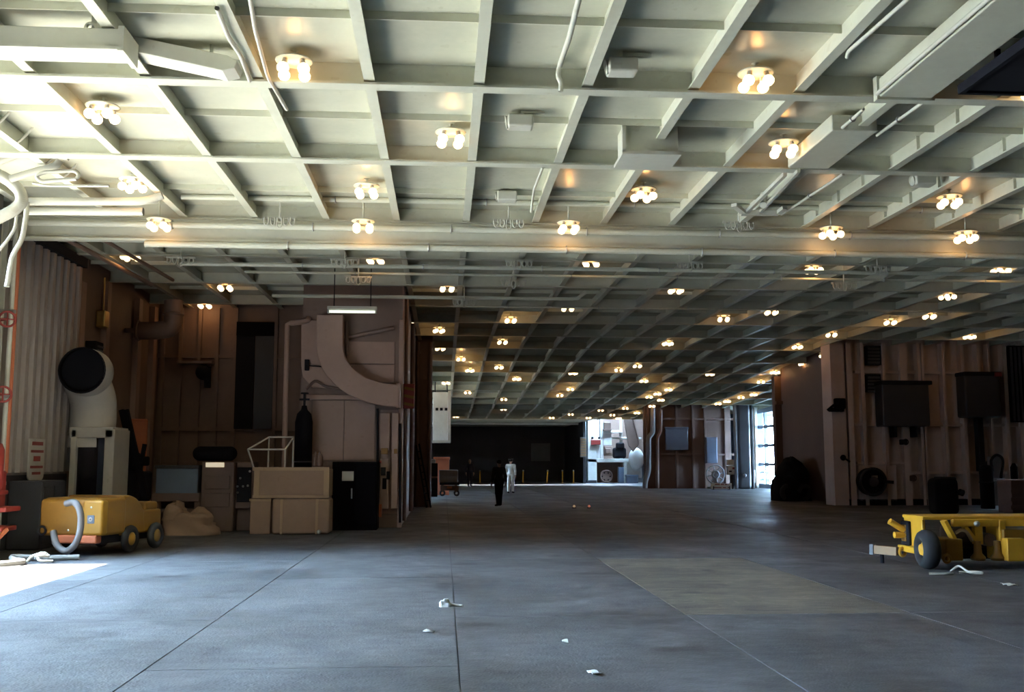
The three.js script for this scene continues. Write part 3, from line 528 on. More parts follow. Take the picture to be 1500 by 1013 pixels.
solo('wooden_case', 'reddish brown case standing behind the pale carton', 'box', [pb(636, 658, 669, 728, 48.6, .6, .015, true), pb(635, 659, 669, 673, 48.55, .7, .01), pb(635, 659, 690, 693, 48.55, .1, .01)], M.orange);
{
  const D = 46.4, t = thing('dark_cupboard', 'narrow dark cupboard at the edge of the brown bulkhead', 'cupboard', [-.5, 0, D]);
  part('body', pb(629, 641, 678, 728, D, .6, .03, true), M.dark, t); part('top_box', pb(632, 638, 672, 679, D + .1, .3, .03), M.grey, t); part('strap', pb(629, 641, 697, 700, D - .02, .05, .005), M.brown, t);
}
// stanchions in front of the dark far bulkhead
for (const [px, lean] of [[703, 0], [766, .02], [801, .07], [824, 0], [840, 0]]) {
  const p = onY(px, 707.5, 0), t = thing('stanchion', lean > .05 ? 'yellow safety stanchion that leans, before the dark far bulkhead' : 'upright yellow safety stanchion on a round foot before the dark bulkhead', 'stanchion', null, lean > .05 ? undefined : 'yellow safety stanchions before the dark bulkhead');
  t.position.set(p.x, 0, -p.d); t.rotation.z = -lean;
  part('post', rod(new THREE.Vector3(0, .02, 0), new THREE.Vector3(0, .92, 0), .05), M.yellow, t); part('foot', lathe([[0, 0], [.18, 0], [.18, .03], [.06, .06], [0, .06]]), M.yellowDirtyShade, t); part('knob', new THREE.SphereGeometry(.065, 10, 8).translate(0, .93, 0), M.cream, t);
}
{ // faint plates on the dark bulkhead
  const o = structGroup('trim_far_plates', 'faint plates on the dark far bulkhead');
  for (const [a, b, c, d] of [[778, 806, 649, 675], [764, 800, 624, 640], [690, 720, 630, 690]]) part('plate', pb(a, b, c, d, 85.9, .1, .01), a === 778 ? M.grey : M.slate, o);
}
for (const [px, l, m] of [[841, 'small amber marker lamp standing on the dark deck', C(1, .7, .4)], [863, 'small red marker lamp standing on the dark deck', C(1, .35, .22)]]) {
  const p = onY(px, 744, 0), t = thing('marker_lamp', l, 'lamp', [p.x, 0, p.d]);
  part('base', moved(lathe([[0, 0], [.07, 0], [.075, .02], [.05, .035], [0, .035]], 16), p.x, 0, p.d), M.dark, t);
  part('lens', moved(new THREE.SphereGeometry(.045, 14, 10), p.x, .07, p.d), new THREE.MeshStandardMaterial({ color: m, emissive: m, emissiveIntensity: .28, roughness: .4 }), t);
}
// ---------------------------------------------------------------- white machinery bay at the far end
{
  const D = 75.6, o = structGroup('wall_far_bay', 'white framed machinery bay at the far end');
  const F = (a, b, c, d, q = 0, w = .3, fl = false, m = M.whiteFresh) => part('frame', pb(a, b, c, d, D + q, w, .03, fl), m, o);
  F(861, 874, 612, 704, 0, .8, true); F(861, 940, 671.5, 677, 0, .6); F(914, 918, 672, 707, 0, .5, true); F(862, 878, 616, 640, .1, .5); F(884, 896, 634, 652, .1, .5); F(874, 879, 640, 672, .1, .3);
  F(918, 940, 677, 700, .2, .4); F(879, 884, 612, 672, .2, .3); F(861, 940, 640, 643, .2, .2); F(884, 912, 630, 634, 0, .3); F(908, 912, 612, 672, .3, .2);
  part('back', pb(874, 950, 608, 673, D + 1.2, .2, .01), M.tan, o);
  part('bay_roof', pb(874, 918, 671.5, 676, D + .1, 1.5, .02), M.whiteFresh, o); part('bay_back', pb(870, 920, 676, 707, D + 1.45, .1, .01, true), M.tan, o); part('bay_cheek', pb(914, 917, 676, 707, D + .1, 1.4, .01, true), M.tan, o);
  part('base', pb(860, 874, 703, 708, D - .05, .8, .01, true), M.greyDark, o);
}
{ const D = 75.47, t = thing('red_plate', 'dark red plate on the white frame of the far machinery bay', 'plate', [11.4, 3.4, D]); part('plate', pb(866, 880, 644, 651, D, .15, .02), M.red, t); part('knob', [moved(new THREE.SphereGeometry(.09, 8, 6), onD(868, 641, D).x, onD(868, 641, D).y, D + .1)], M.dark, t); part('knob', [moved(new THREE.SphereGeometry(.09, 8, 6), onD(878, 641, D).x, onD(878, 641, D).y, D + .1)], M.dark, t); }
solo('brown_box', 'brown machinery box above the white bay crossbeam', 'box', [pb(885, 897, 653, 667, 75.5, .6, .05), pb(887, 895, 656, 664, 75.4, .2, .04)], M.tan);
solo('brown_hopper', 'brown upper box at the top of the white bay', 'box', [pb(885, 895, 618, 630, 75.5, .6, .05), pb(884, 896, 628, 631, 75.45, .7, .02)], M.brown);
solo('drum_motor', 'dark motor with rounded end above the white crossbeam', 'motor', [pb(898, 918, 655, 671, 75.6, .5, .2), pb(903, 915, 648, 656, 75.5, .4, .1)], M.dark);
{
  const D = 75.9, t = thing('hose_reel', 'round tan reel inside the dark arch of the white bay', 'reel', [12.3, .6, D]), p = onD(888, 698, D);
  part('disc', moved(new THREE.CylinderGeometry(.42, .42, .12, 20), p.x, .5, D, 0, Math.PI / 2), M.tan, t);
  part('rim', moved(ring(.44, .06, 24), p.x, .5, D - .1), M.tan, t);
  for (let k = 0; k < 6; k++) part('bolt', moved(new THREE.SphereGeometry(.06, 8, 6), p.x + .3 * Math.cos(k * 1.047), .5 + .3 * Math.sin(k * 1.047), D - .08), M.dark, t);
}
solo('slate_locker', 'slate blue locker beside the arch of the white bay', 'locker', [pb(906, 914, 684, 707, 75.1, .4, .02, true), pb(906.5, 913.5, 685, 705, 75.07, .05, .01)], M.blueGrey);
solo('ammo_locker', 'low slate locker at the foot of the white bay wall', 'locker', [pb(918, 935, 696, 708, 74.9, .5, .03, true), pb(917.5, 935.5, 695, 698, 74.87, .56, .02)], M.blueGrey);
solo('inclined_chute', 'brown chute slanting down with pale edges across the white bay', 'chute', (() => { const P = [[915, 612], [926, 612], [936, 650], [928, 660], [922, 652]], s = new THREE.Shape(); P.forEach(([x, y], i) => { const p = onD(x, y, 74.8); i ? s.lineTo(p.x, p.y) : s.moveTo(p.x, p.y); }); s.closePath(); const g = new THREE.ExtrudeGeometry(s, { depth: .26, bevelEnabled: true, bevelSize: .04, bevelThickness: .04, bevelSegments: 1 }); g.translate(0, 0, -75.1); return [g, rod(pt(922, 625, 75.0), pt(922, 625, 76.6), .12), bar(pt(914.5, 612, 74.75), pt(922, 653, 74.75), .1), bar(pt(927, 612, 74.75), pt(937, 650, 74.75), .1)]; })(), M.tan);
solo('white_dish', 'rounded white cowling at the foot of the brown chute', 'cowling', (() => { const g = new THREE.SphereGeometry(.85, 24, 16); g.scale(.7, 1, .5); const p = onD(932, 672, 75.6); return [moved(g, p.x, p.y, 75.62)]; })(), M.whiteFresh);
{
  const D = 74.31, t = thing('louvred_vent', 'tall orange lit louvred vent panel left of the white bay', 'vent', [10.6, 2.5, D]);
  part('frame', pb(850, 859, 640, 669, D, .2, .02), M.grey, t);
  for (let k = 0; k < 7; k++) part('louvre', pb(851, 858.4, 642 + k * 3.8, 644.6 + k * 3.8, D - .06, .15, .01), M.wood, t);
}
// ---------------------------------------------------------------- brown far bulkhead, starboard
{
  const o = structGroup('wall_far_frames', 'stiffeners on the far brown bulkhead');
  for (const px of [948, 962, 990, 1014, 1032, 1062]) part('stiffener', pb(px, px + 3, 590, 713, 59.85, .15, .01, true), M.brown, o);
  for (const py of [612, 664]) part('stringer', pb(946, 1078, py, py + 3, 59.88, .12, .01), M.brown, o);
}
solo('bent_riser', 'pale riser pipe with a swan neck on the edge of the brown bulkhead', 'pipe', [bent([V(onD(945, 714, 59.6).x, .02, 59.6), pt(945, 704, 59.6), pt(950, 690, 59.6), pt(950, 640, 59.6), pt(956, 634, 59.6), pt(956, 596, 59.6)], .15, .25, 14)], M.grey);
solo('branch_riser', 'thin grey riser beside the swan neck pipe', 'pipe', bent([V(onD(963, 712, 59.7).x, .01, 59.7), pt(963, 640, 59.7), pt(968, 632, 59.7), pt(968, 600, 59.7)], .09, .4), M.tan);
solo('slate_board', 'large slate blue square board on the brown far bulkhead', 'board', [pb(975, 1008, 626, 659, 59.62, .2, .02), pb(974, 1009, 625, 628, 59.58, .24, .02)], M.blueGrey);
solo('tall_slate_locker', 'tall pale slate locker hung above the spoked wheel', 'locker', [pb(1035, 1051, 640, 678, 59.4, .45, .03), pb(1036, 1050, 642, 676, 59.37, .05, .01)], paint(.2, .25, .36, .5));
{
  const D = 59.2, p = onD(1048, 694, D), t = thing('spoked_wheel', 'grey spoked reel wheel on a stand in front of the brown bulkhead', 'wheel', [p.x, 0, D]);
  part('rim', moved(ring(.55, .04, 32), p.x, .85, D), M.grey, t);
  for (let k = 0; k < 8; k++) { const a = k * Math.PI / 4 + .2; part('spoke', rod(V(p.x, .85, D), V(p.x + .55 * Math.cos(a), .85 + .55 * Math.sin(a), D), .03), M.grey, t); }
  part('hub', [moved(ring(.2, .06, 20), p.x, .85, D - .05), moved(new THREE.CylinderGeometry(.12, .12, .2, 14), p.x, .85, D, 0, Math.PI / 2)], M.grey, t);
  part('stand', [bx(p.x - .1, p.x + .1, 0, .85, D + .1, D + .25), bx(p.x - .4, p.x + .4, 0, .1, D - .2, D + .4)], M.grey, t);
}
{
  const D = 57.2, s = span(1042, 1072, 711.5, 721, D), t = thing('deck_sign', 'low white deck sign with red lettering beside the spoked wheel', 'sign', [s.x0, 0, D]);
  part('board', rb(s.x0, s.x1, .03, .36, D, D + .05, .01), M.whiteFresh, t); part('foot', [bx(s.x0 + .1, s.x0 + .16, 0, .2, D - .02, D + .3)], M.dark, t); part('foot', [bx(s.x1 - .16, s.x1 - .1, 0, .2, D - .02, D + .3)], M.dark, t);
  for (const [y, u0, u1, h] of [[.3, .18, .42, .055], [.3, .47, .62, .055], [.3, .67, .78, .055], [.12, .12, .5, .045], [.12, .56, .72, .045], [.12, .8, .88, .05]]) part('lettering', bx(s.x0 + (s.x1 - s.x0) * u0, s.x0 + (s.x1 - s.x0) * u1, y - h / 2, y + h / 2, D - .006, D), M.red, t);
}
{ const D = 58.4, t = thing('white_cabinet', 'small white fire cabinet on a post beside the dark column', 'cabinet', [17.3, 0, D]); part('case', [pb(1066, 1076, 673, 681, D, .35, .02), pb(1066, 1079, 682, 695, D, .35, .06)], M.whiteFresh, t); part('post', pb(1070, 1074, 694, 714, D + .1, .15, .01, true), M.greyDark, t); part('mark', pb(1073, 1078, 684, 687, D - .03, .05, .005), M.red, t); part('mark', pb(1068, 1072, 689, 691, D - .03, .05, .005), M.dark, t); }
{ const t = thing('support_column', 'broad dark support column with a pale edge beside the bright opening', 'column', [18, 0, 58]); part('shaft', pb(1081, 1100, 585, 716, 58, .8, .15, true), M.greyDark, t); part('edge_strip', pb(1077, 1080, 588, 716, 57.9, .3, .02, true), M.grey, t); part('edge_strip', pb(1101, 1104, 588, 716, 58.2, .5, .02, true), M.greyDark, t); part('plate', moved(new THREE.SphereGeometry(.12, 10, 8), onD(1091, 696, 58).x, onD(1091, 696, 58).y, 58.0), M.grey, t); }
// the framework in the starboard opening
{
  const o = structGroup('window_1', 'open framework in the starboard opening with sky behind');
  part('jamb', pb(1106.5, 1110.5, 596, 718, 60.5, .4, .03, true), M.cream, o);
  for (const [y, h] of [[.25, .25], [1.35, .18], [2.45, .16], [3.65, .18]]) part('rail', bx(18.9, 19.9, y, y + h, 61.2, 61.5), M.blueGrey, o);
  for (const y of [1.35, 2.5, 3.65]) part('rail', bx(19.62, 19.8, y, y + .18, 57, 61.5), M.blueGrey, o);
  part('post', bx(19.62, 19.8, 0, 5, 60, 60.2), M.blueGrey, o);
  part('panel', bx(18.7, 19.6, 0, 5, 61.5, 61.7), M.cream, o);
  part('guard_rail', [rod(V(19.9, .95, 57), V(19.9, .95, 61.5), .04), rod(V(19.9, .5, 57), V(19.9, .5, 61.5), .04), rod(V(19.9, 0, 58.6), V(19.9, 1.0, 58.6), .05)], M.whiteFresh, o);
  part('box', rb(18.8, 19.4, .3, 1.1, 60.6, 61, .03), M.whiteFresh, o);
}
// ---------------------------------------------------------------- pale ribbed bulkhead, starboard
{
  const o = structGroup('wall_right_frames', 'stiffeners on the pale starboard bulkhead');
  part('end_column', bx(14.45, 14.98, 0, 6.1, 36.3, 37.2), M.pale, o);
  for (const [px, w] of [[1243, 8], [1264, 5], [1296, 4], [1322, 10], [1348, 4], [1354, 3], [1384, 4], [1412, 5], [1436, 4], [1452, 3], [1474, 5], [1494, 5]]) { const s = span(px, px + w, 492, 738, 36.2), c = (s.x0 + s.x1) / 2; part('stiffener', [bx(s.x0, s.x1, 0, 6.05, 36.2, 36.23), bx(c - .015, c + .015, 0, 6.05, 36.23, 36.6)], M.pale, o); }
  for (const [py, a, b] of [[543, 1252, 1480], [620, 1252, 1500], [676, 1256, 1325], [690, 1325, 1480]]) part('stringer', pb(a, b, py, py + 4, 36.42, .2, .01), M.pale, o);
  part('baseboard', bx(14.98, RIGHT, 0, .22, 36.3, 36.6), M.black, o);
  part('panel', pb(1258, 1314, 681, 734, 36.3, .3, .02), M.pale, o);
}
for (const [a, b, c, d, l] of [[1270, 1291, 506, 534, 'upper dark louvred vent on the pale bulkhead'], [1270, 1291, 548, 574, 'lower dark louvred vent behind the big dark case']]) {
  const t = thing('louvre', l, 'vent', [15.8, 4, 36.4]); part('frame', pb(a, b, c, d, 36.32, .26, .01), M.dark, t);
  for (let k = 0; k < 5; k++) part('slat', pb(a + 2, b - 2, c + 3 + k * 5, c + 6 + k * 5, 36.28, .1, .005), M.greyDark, t);
}
{
  const t = thing('wall_case', 'large dark grey case hung on the pale ribbed bulkhead', 'case', [17.4, 2.9, 35.8]);
  part('body', pb(1293, 1362, 560, 624, 35.7, .68, .05), M.greyDark, t); part('lid', pb(1291, 1366, 557, 563, 35.66, .7, .03), M.dark, t); part('bracket', pb(1310, 1314, 624, 640, 36.0, .4, .01), M.dark, t); part('bracket', pb(1340, 1344, 624, 640, 36.0, .4, .01), M.dark, t);
}
{
  const t = thing('wall_case', 'smaller dark rounded case hung nearer the starboard side', 'case', [20.4, 3.2, 35.8]);
  part('body', pb(1414, 1466, 547, 611, 35.7, .68, .08), M.greyDark, t); part('lid', pb(1412, 1468, 544, 550, 35.66, .7, .04), M.dark, t); part('red_tab', pb(1458, 1468, 545, 551, 35.6, .1, .01), M.red, t); part('bracket', pb(1434, 1442, 610, 690, 36.1, .3, .01), M.dark, t);
}
{
  const t = thing('hose_drum', 'round black hose drum on a white panel of the pale bulkhead', 'hose reel', [16, 1, 36]), p = onD(1277, 705, 35.9);
  part('drum', moved(new THREE.CylinderGeometry(.5, .5, .35, 30), p.x, p.y, 35.95, 0, Math.PI / 2), M.black, t); part('axle', rod(V(p.x, p.y, 35.9), V(p.x, p.y, 36.58), .08), M.dark, t); part('rim', moved(ring(.48, .05, 30), p.x, p.y, 35.77), M.rubber, t); part('hub', moved(new THREE.CylinderGeometry(.18, .18, .1, 18), p.x, p.y, 35.75, 0, Math.PI / 2), M.greyDark, t); part('label_plate', pb(1277, 1286, 696, 700, 35.73, .06, .005), M.grey, t); part('nozzle', bar(pt(1292, 705, 35.75), pt(1308, 706, 35.75), .16, .12), M.dark, t);
}
for (const [px, py, l] of [[1326, 647, 'small dark valve box on the wide rib of the bulkhead'], [1338, 700, 'small dark reddish valve low on the ribbed bulkhead']]) { const p = onD(px, py, 36.1); solo('valve_box', l, 'valve', [rb(p.x - .1, p.x + .1, p.y - .1, p.y + .1, 36.1, 36.4, .03), moved(ring(.1, .02, 14), p.x, p.y, 36.06), rod(V(p.x, p.y, 36.06), V(p.x, p.y, 36.2), .02)], py < 660 ? M.dark : M.brown); }
solo('lever_box', 'dark lever switch on the end column of the pale bulkhead', 'switch', [rb(14.5, 14.9, 3.55, 3.95, 36.05, 36.3, .05), bar(V(14.45, 3.7, 36.1), V(14.2, 3.5, 36.1), .08), rb(14.3, 14.85, 3.45, 3.6, 36.1, 36.3, .03)], M.black);
solo('hook_valve', 'dark hose valve low on the end column', 'valve', [moved(new THREE.SphereGeometry(.11, 12, 10), 14.75, 1.75, 36.15), rod(V(14.75, 1.75, 36.15), V(14.75, 1.75, 36.35), .06), bar(V(14.75, 1.75, 36.1), V(14.98, 1.6, 36.1), .06)], M.black);
{
  const D = 29.6, t = thing('covered_pump', 'dark upright covered pump standing behind the yellow carrier', 'pump', [15.2, 0, D]);
  part('cover', pb(1373, 1407, 700, 757, D, .7, .16, true), M.black, t); part('cap', pb(1378, 1402, 698, 704, D + .1, .5, .08), M.rubber, t); part('outlet', rod(pt(1405, 720, D + .2), pt(1411, 722, D + .2), .1), M.dark, t);
}
{ const D = 33.5, t = thing('gas_drum', 'dark slender drum leaning by the pale bulkhead', 'drum', [18.5, 0, D]); const x = onD(1446, 720, D).x; part('drum', moved(lathe([[0, 0], [.22, 0], [.23, .04], [.23, 1.35], [.18, 1.48], [0, 1.5]], 20), x, 0, D), M.black, t); part('band', moved(ring(.235, .02, 22), x, .9, D, 0, Math.PI / 2), M.dark, t); part('valve', rod(V(x, 1.48, D), V(x, 1.62, D), .05), M.dark, t); }
{ const D = 35.6, t = thing('breathing_set', 'pale equipment frame with a hooked hose on the bulkhead', 'equipment', [19.6, 0, D]); part('frame', [pb(1455, 1470, 668, 735, D, .4, .04, true), pb(1452, 1473, 700, 705, D - .05, .4, .02)], M.grey, t); part('hose', hose([pt(1454, 690, D - .1), pt(1452, 674, D - .1), pt(1460, 666, D - .1), pt(1469, 674, D - .1), pt(1466, 700, D - .1)], .05, 10), M.dark, t); part('bottle', moved(lathe([[0, 0], [.12, 0], [.13, .9], [.05, 1.05], [0, 1.05]], 16), onD(1486, 700, D).x, .5, D), M.black, t); }
{ const D = 36.1, t = thing('dark_grille', 'tall dark barred grille high on the starboard end of the bulkhead', 'grille', [21.8, 3.2, D]); part('panel', pb(1480, 1512, 506, 618, D - .1, .16, .01), M.black, t); for (let k = 0; k < 4; k++) part('bar', pb(1483 + k * 6, 1485.5 + k * 6, 508, 616, D - .16, .1, .01), M.greyDark, t); }
solo('brown_crate', 'brown slatted crate beyond the yellow carrier, by the bulkhead', 'crate', [pb(1482, 1520, 702, 752, 30.4, .8, .02, true), ...[0, 1, 2, 3].map((k) => pb(1481, 1521, 704 + k * 12, 710 + k * 12, 30.36, .06, .005))], M.brown);
// dark return bulkhead behind, with a covered vehicle
{
  const t = thing('covered_vehicle', 'black covered vehicle in the shadow beside the bright opening', 'vehicle', [14.9, 0, 41]);
  const p = onY(1190, 733, 0); part('cover', moved(lump(.62, 1.75, 1.3, .12, .4), 14.66, 0, 41.6), M.black, t); part('bonnet', moved(lump(.6, 1.1, .9, .1, .6), 14.3, 0, 41.0), M.black, t);
  for (const q of [-.9, .5]) part('wheel', moved(new THREE.TorusGeometry(.26, .1, 8, 20), 14.5 + q * .5, .36, 40.3, .3), M.rubber, t);
}
{ const o = structGroup('trim_return_post', 'post at the end of the brown return bulkhead'); part('post', bx(15.1, 15.42, 0, 5.5, 44.6, 45), M.brown, o); part('lamp_bracket', bx(15.1, 15.4, 4.2, 4.35, 44.4, 44.6), M.brown, o); }

// ---------------------------------------------------------------- yellow equipment carrier, starboard
{
  const t = thing('deck_tractor', 'low bright yellow flat topped deck tractor with a turned front wheel', 'tractor', [8.3, 0, 15.2]);
  const Y = M.yellow;
  const xl = onD(1353, 780, 14.9).x;
  part('top_frame', [rb(xl, xl + 2.2, .72, .775, 14.9, 15.6, .02), rb(xl + .45, xl + 2.2, .62, .73, 14.86, 14.94, .01)], Y, t);
  part('front_plate', [rb(xl, xl + .06, .26, .75, 14.95, 15.55, .02), rb(xl - .1, xl + .1, .2, .3, 14.8, 15.6, .02)], Y, t);
  part('radiator', rb(xl - .06, xl + .01, .3, .68, 15.3, 15.55, .03), M.dark, t); part('radiator_core', rb(xl - .08, xl - .04, .36, .62, 15.35, 15.5, .02), M.yellowDirtyShade, t);
  part('chassis', pb(1370, 1552, 790, 818, 15.3, .4, .03), M.dark, t);
  part('engine', [pb(1392, 1470, 768, 812, 15.3, .4, .1), pb(1398, 1418, 772, 790, 15.05, .3, .05), moved(new THREE.CylinderGeometry(.1, .1, .3, 14), onD(1448, 790, 15).x, onD(1448, 790, 15).y, 15.1, 0, 1.57)], M.brown, t);
  const w = part('front_wheel', (() => { const g = new THREE.TorusGeometry(.2, .095, 14, 32); g.scale(1, 1, 1.35); const p = onY(1367, 835, 0); return moved(g, p.x, .296, p.d + .15, -1.68); })(), M.rubber, t);
  { const p = onY(1367, 835, 0), g = lathe([[0, .12], [.07, .11], [.09, .06], [.16, .05], [.2, .12], [.21, .1], [.19, -.05], [0, -.06]], 26); g.rotateX(Math.PI / 2); sub('hub', moved(g, p.x, .296, p.d + .15, -1.68), Y, w); }
  part('rear_wheel', moved(new THREE.TorusGeometry(.2, .095, 12, 28), onD(1530, 800, 15).x, .296, 14.95), M.rubber, t);
  part('fender', [bar(pt(1382, 762, 14.85), pt(1398, 792, 14.85), .14, .05)], Y, t);
  part('side_box', pb(1386, 1411, 789, 821, 14.75, .5, .02), M.yellowDirtyShade, t);
  part('side_box', pb(1476, 1502, 788, 822, 14.7, .6, .02), Y, t);
  part('strut', [pb(1428, 1440, 764, 797, 14.9, .1, .01), bar(pt(1412, 770, 14.95), pt(1432, 797, 14.95), .1, .05)], Y, t);
  part('rear_post', pb(1464, 1474, 760, 792, 14.85, .4, .02), Y, t); part('rear_panel', pb(1470, 1552, 775, 789, 14.8, .5, .02), M.yellowDirtyShade, t);
  for (const px of [1433, 1462]) part('jack_foot', [moved(lathe([[0, 0], [.1, .01], [.11, .06], [.06, .12], [.05, .3], [0, .3]], 16), onD(px, 820, 14.9).x, .1, 14.9)], M.yellowDirtyShade, t);
  part('lever', [rod(pt(1303, 763, 15.4), pt(1324, 776, 15.4), .05)], Y, t); part('lever', rod(pt(1310, 783, 15.4), pt(1326, 783, 15.4), .05), Y, t);
  part('head_lamp', moved(new THREE.SphereGeometry(.045, 14, 10), onD(1432, 767, 14.82).x, onD(1432, 767, 14.82).y, 14.84), M.steel, t);
  part('cable', hose([pt(1400, 780, 14.9), pt(1408, 776, 14.85), pt(1416, 779, 14.85), pt(1424, 792, 14.9)], .025, 8, 8), M.wood, t);
  part('tow_eye', moved(ring(.06, .025, 18), onD(1322, 808, 15.4).x, onD(1322, 808, 15.4).y, 15.4, .4), Y, t);
  part('shackle', moved(ring(.055, .02, 16), onD(1387, 818, 14.6).x, onD(1387, 818, 14.6).y, 14.6), M.yellowDirtyShade, t);
}
{
  const a = pt(1319, 807, 15.42), b = pt(1281, 804, 15.7); 
  const t = thing('tow_bar', 'wooden tow bar with pale end sticking out from the yellow tractor', 'tow bar'); part('bar', bar(a.clone().add(new THREE.Vector3(-.05, 0, 0)), b, .1, .13), M.wood, t); part('end_cap', bar(b, b.clone().add(b.clone().sub(a).setLength(.06)), .13, .16), M.grey, t); part('support', rod(new THREE.Vector3(b.x + .12, b.y, b.z), new THREE.Vector3(b.x + .12, 0, b.z), .03), M.dark, t);
}
solo('tie_down_chain', 'pale looped tie down chain on the deck beside the turned wheel', 'chain', [hose([V(7.35, .02, 14.25), V(7.45, .1, 14.2), V(7.52, .03, 14.05), V(7.66, .03, 13.95), V(7.6, .03, 14.12), V(7.42, .02, 14.15)], .018, 8, 6)], M.rope);
solo('rope_piece', 'short pale rope piece on the deck under the turned wheel', 'rope', hose([V(7.25, .02, 14.0), V(7.1, .02, 13.95), V(6.9, .02, 14.0)], .018, 6, 6), M.rope);
for (const [px, py, l, w] of [[1478, 857, 'scrap of pale paper on the deck before the yellow tractor', .12], [628, 926, 'small white paper scrap on the deck', .06], [870, 987, 'pale scuffed paper scrap near the foreground seam', .07], [828, 941, 'tiny pale scrap on the foreground deck', .05]]) { const p = onY(px, py, 0); solo('paper_scrap', l, 'litter', (() => { const g = new THREE.BoxGeometry(w * 1.6, .006, w, 6, 1, 4), q = g.attributes.position; for (let i = 0; i < q.count; i++) q.setY(i, q.getY(i) + .006 + .012 * Math.sin(q.getX(i) * 60) * Math.sin(q.getZ(i) * 45 + 1) + .012); g.computeVertexNormals(); return moved(g, p.x, -.002, p.d, rr(0, 3)); })(), M.whiteFresh); }
{ const p = onY(652, 888, 0); solo('crumpled_rag', 'crumpled white rag with a trailing end on the middle deck seam', 'rag', [moved(lump(.06, .075, .05, .3, .2), p.x, 0, p.d), hose([V(p.x + .03, .02, p.d), V(p.x + .1, .015, p.d + .03), V(p.x + .19, .012, p.d - .02)], .012, 6, 6)], M.whiteFresh); }
// ---------------------------------------------------------------- pipes, trunks and fittings under the overhead
const up = (px, py, h) => { const p = onY(px, py, h); return V(p.x, h, p.d); };
const runPipe = (label, pts, r, mat = M.beam, clips = true) => {
  const t = thing('overhead_pipe', label, 'pipe'); part('pipe', bent(pts, r, r * 4, 12), mat, t);
  if (clips) { const a = pts[0], b = pts[pts.length - 1], n = Math.max(2, Math.round(a.distanceTo(b) / 2.56)); for (let k = 1; k < n; k++) { const q = a.clone().lerp(b, k / n); if (pts.length === 2) part('clip', moved(new THREE.TorusGeometry(r + .012, .012, 6, 14), q.x, q.y, -q.z, Math.abs(b.x - a.x) > Math.abs(b.z - a.z) ? Math.PI / 2 : 0), M.steel, t); } }
  return t;
};
runPipe('thick white pipe along the face of the deep header, the upper of two', [V(-7.4, 5.83, 17.9), V(22.6, 5.83, 17.9)], .06);
runPipe('thick white pipe along the lower edge of the deep header', [V(-5.4, 5.495, 18.0), V(22.6, 5.495, 18.0)], .06);
runPipe('white pipe threaded through the beams just before the deep header', [V(-4.6, 6.19, 17.3), V(22, 6.19, 17.3)], .05);
runPipe('white pipe across the hangar in the bay behind the deep header', [V(-5.6, 5.76, 21.15), V(22.6, 5.76, 21.15)], .045);
runPipe('thin pipe behind the header with dark clips', [V(-4.5, 5.84, 22.4), V(22.6, 5.84, 22.4)], .03);
runPipe('short white pipe with a bent end above the uptake trunk', [V(-4.2, 5.62, 24.3), V(3.3, 5.62, 24.3), V(3.5, 5.8, 24.3)], .045);
runPipe('thin grey pipe across the dim middle overhead', [V(-.8, 5.86, 27.2), V(22, 5.86, 27.2)], .03);
runPipe('thick white pipe with a turned up end left of the corrugated panel top', [pt(30, 295, 16.3), pt(212, 295, 16.3), pt(238, 286, 16.3)], 0.068, M.pipeGrey);
runPipe('thick white pipe just under its twin above the corrugated panel', [pt(40, 309, 16.35), pt(210, 310, 16.35)], 0.068, M.pipeGrey, false);
runPipe('thin conduit slanting past the bright lamp near the girder', [up(365, -10, 5.95), up(374, 45, 5.95), up(392, 112, 5.95), up(420, 160, 5.95)], .022, M.white);
runPipe('white conduit with clips dropping to the girder flange', [up(318, 12, 5.97), up(335, 55, 5.97), up(352, 80, 5.97), up(366, 118, 5.97)], .025, M.white);
runPipe('hanging white conduit with a crooked end over the middle deck', [up(850, -10, 5.93), up(834, 55, 5.93), pt(820, 95, 11.1), pt(817, 112, 11.1), pt(823, 122, 11.1), pt(821, 134, 11.1)], .03, M.white);
runPipe('straight white conduit beside a starboard beam', [up(1340, -10, 5.98), up(1242, 76, 5.98), up(1241, 84, 5.95)], .022, M.white);
runPipe('white conduit under the starboard flat trunk edge', [up(1352, 150, 5.97), up(1285, 198, 5.97)], .022, M.white);
runPipe('short white conduit between two starboard beams', [up(1265, 160, 5.97), up(1234, 187, 5.97)], .022, M.white);
runPipe('white conduit slanting to the starboard bracket', [up(1235, 255, 5.96), up(1145, 314, 5.96)], .022, M.white);
runPipe('thin white conduit in the bay behind the middle girder', [up(795, 245, 5.97), up(782, 278, 5.97), up(778, 310, 5.97)], .02, M.white);
runPipe('dark pipe running aft beside the port bulkhead', [V(-7.2, 5.8, 18.6), V(-7.0, 5.8, 24)], .05, M.tan, false);
runPipe('second dark pipe running aft beside the port bulkhead', [V(-6.6, 5.85, 18.8), V(-6.4, 5.85, 23.6)], .04, M.tan, false);
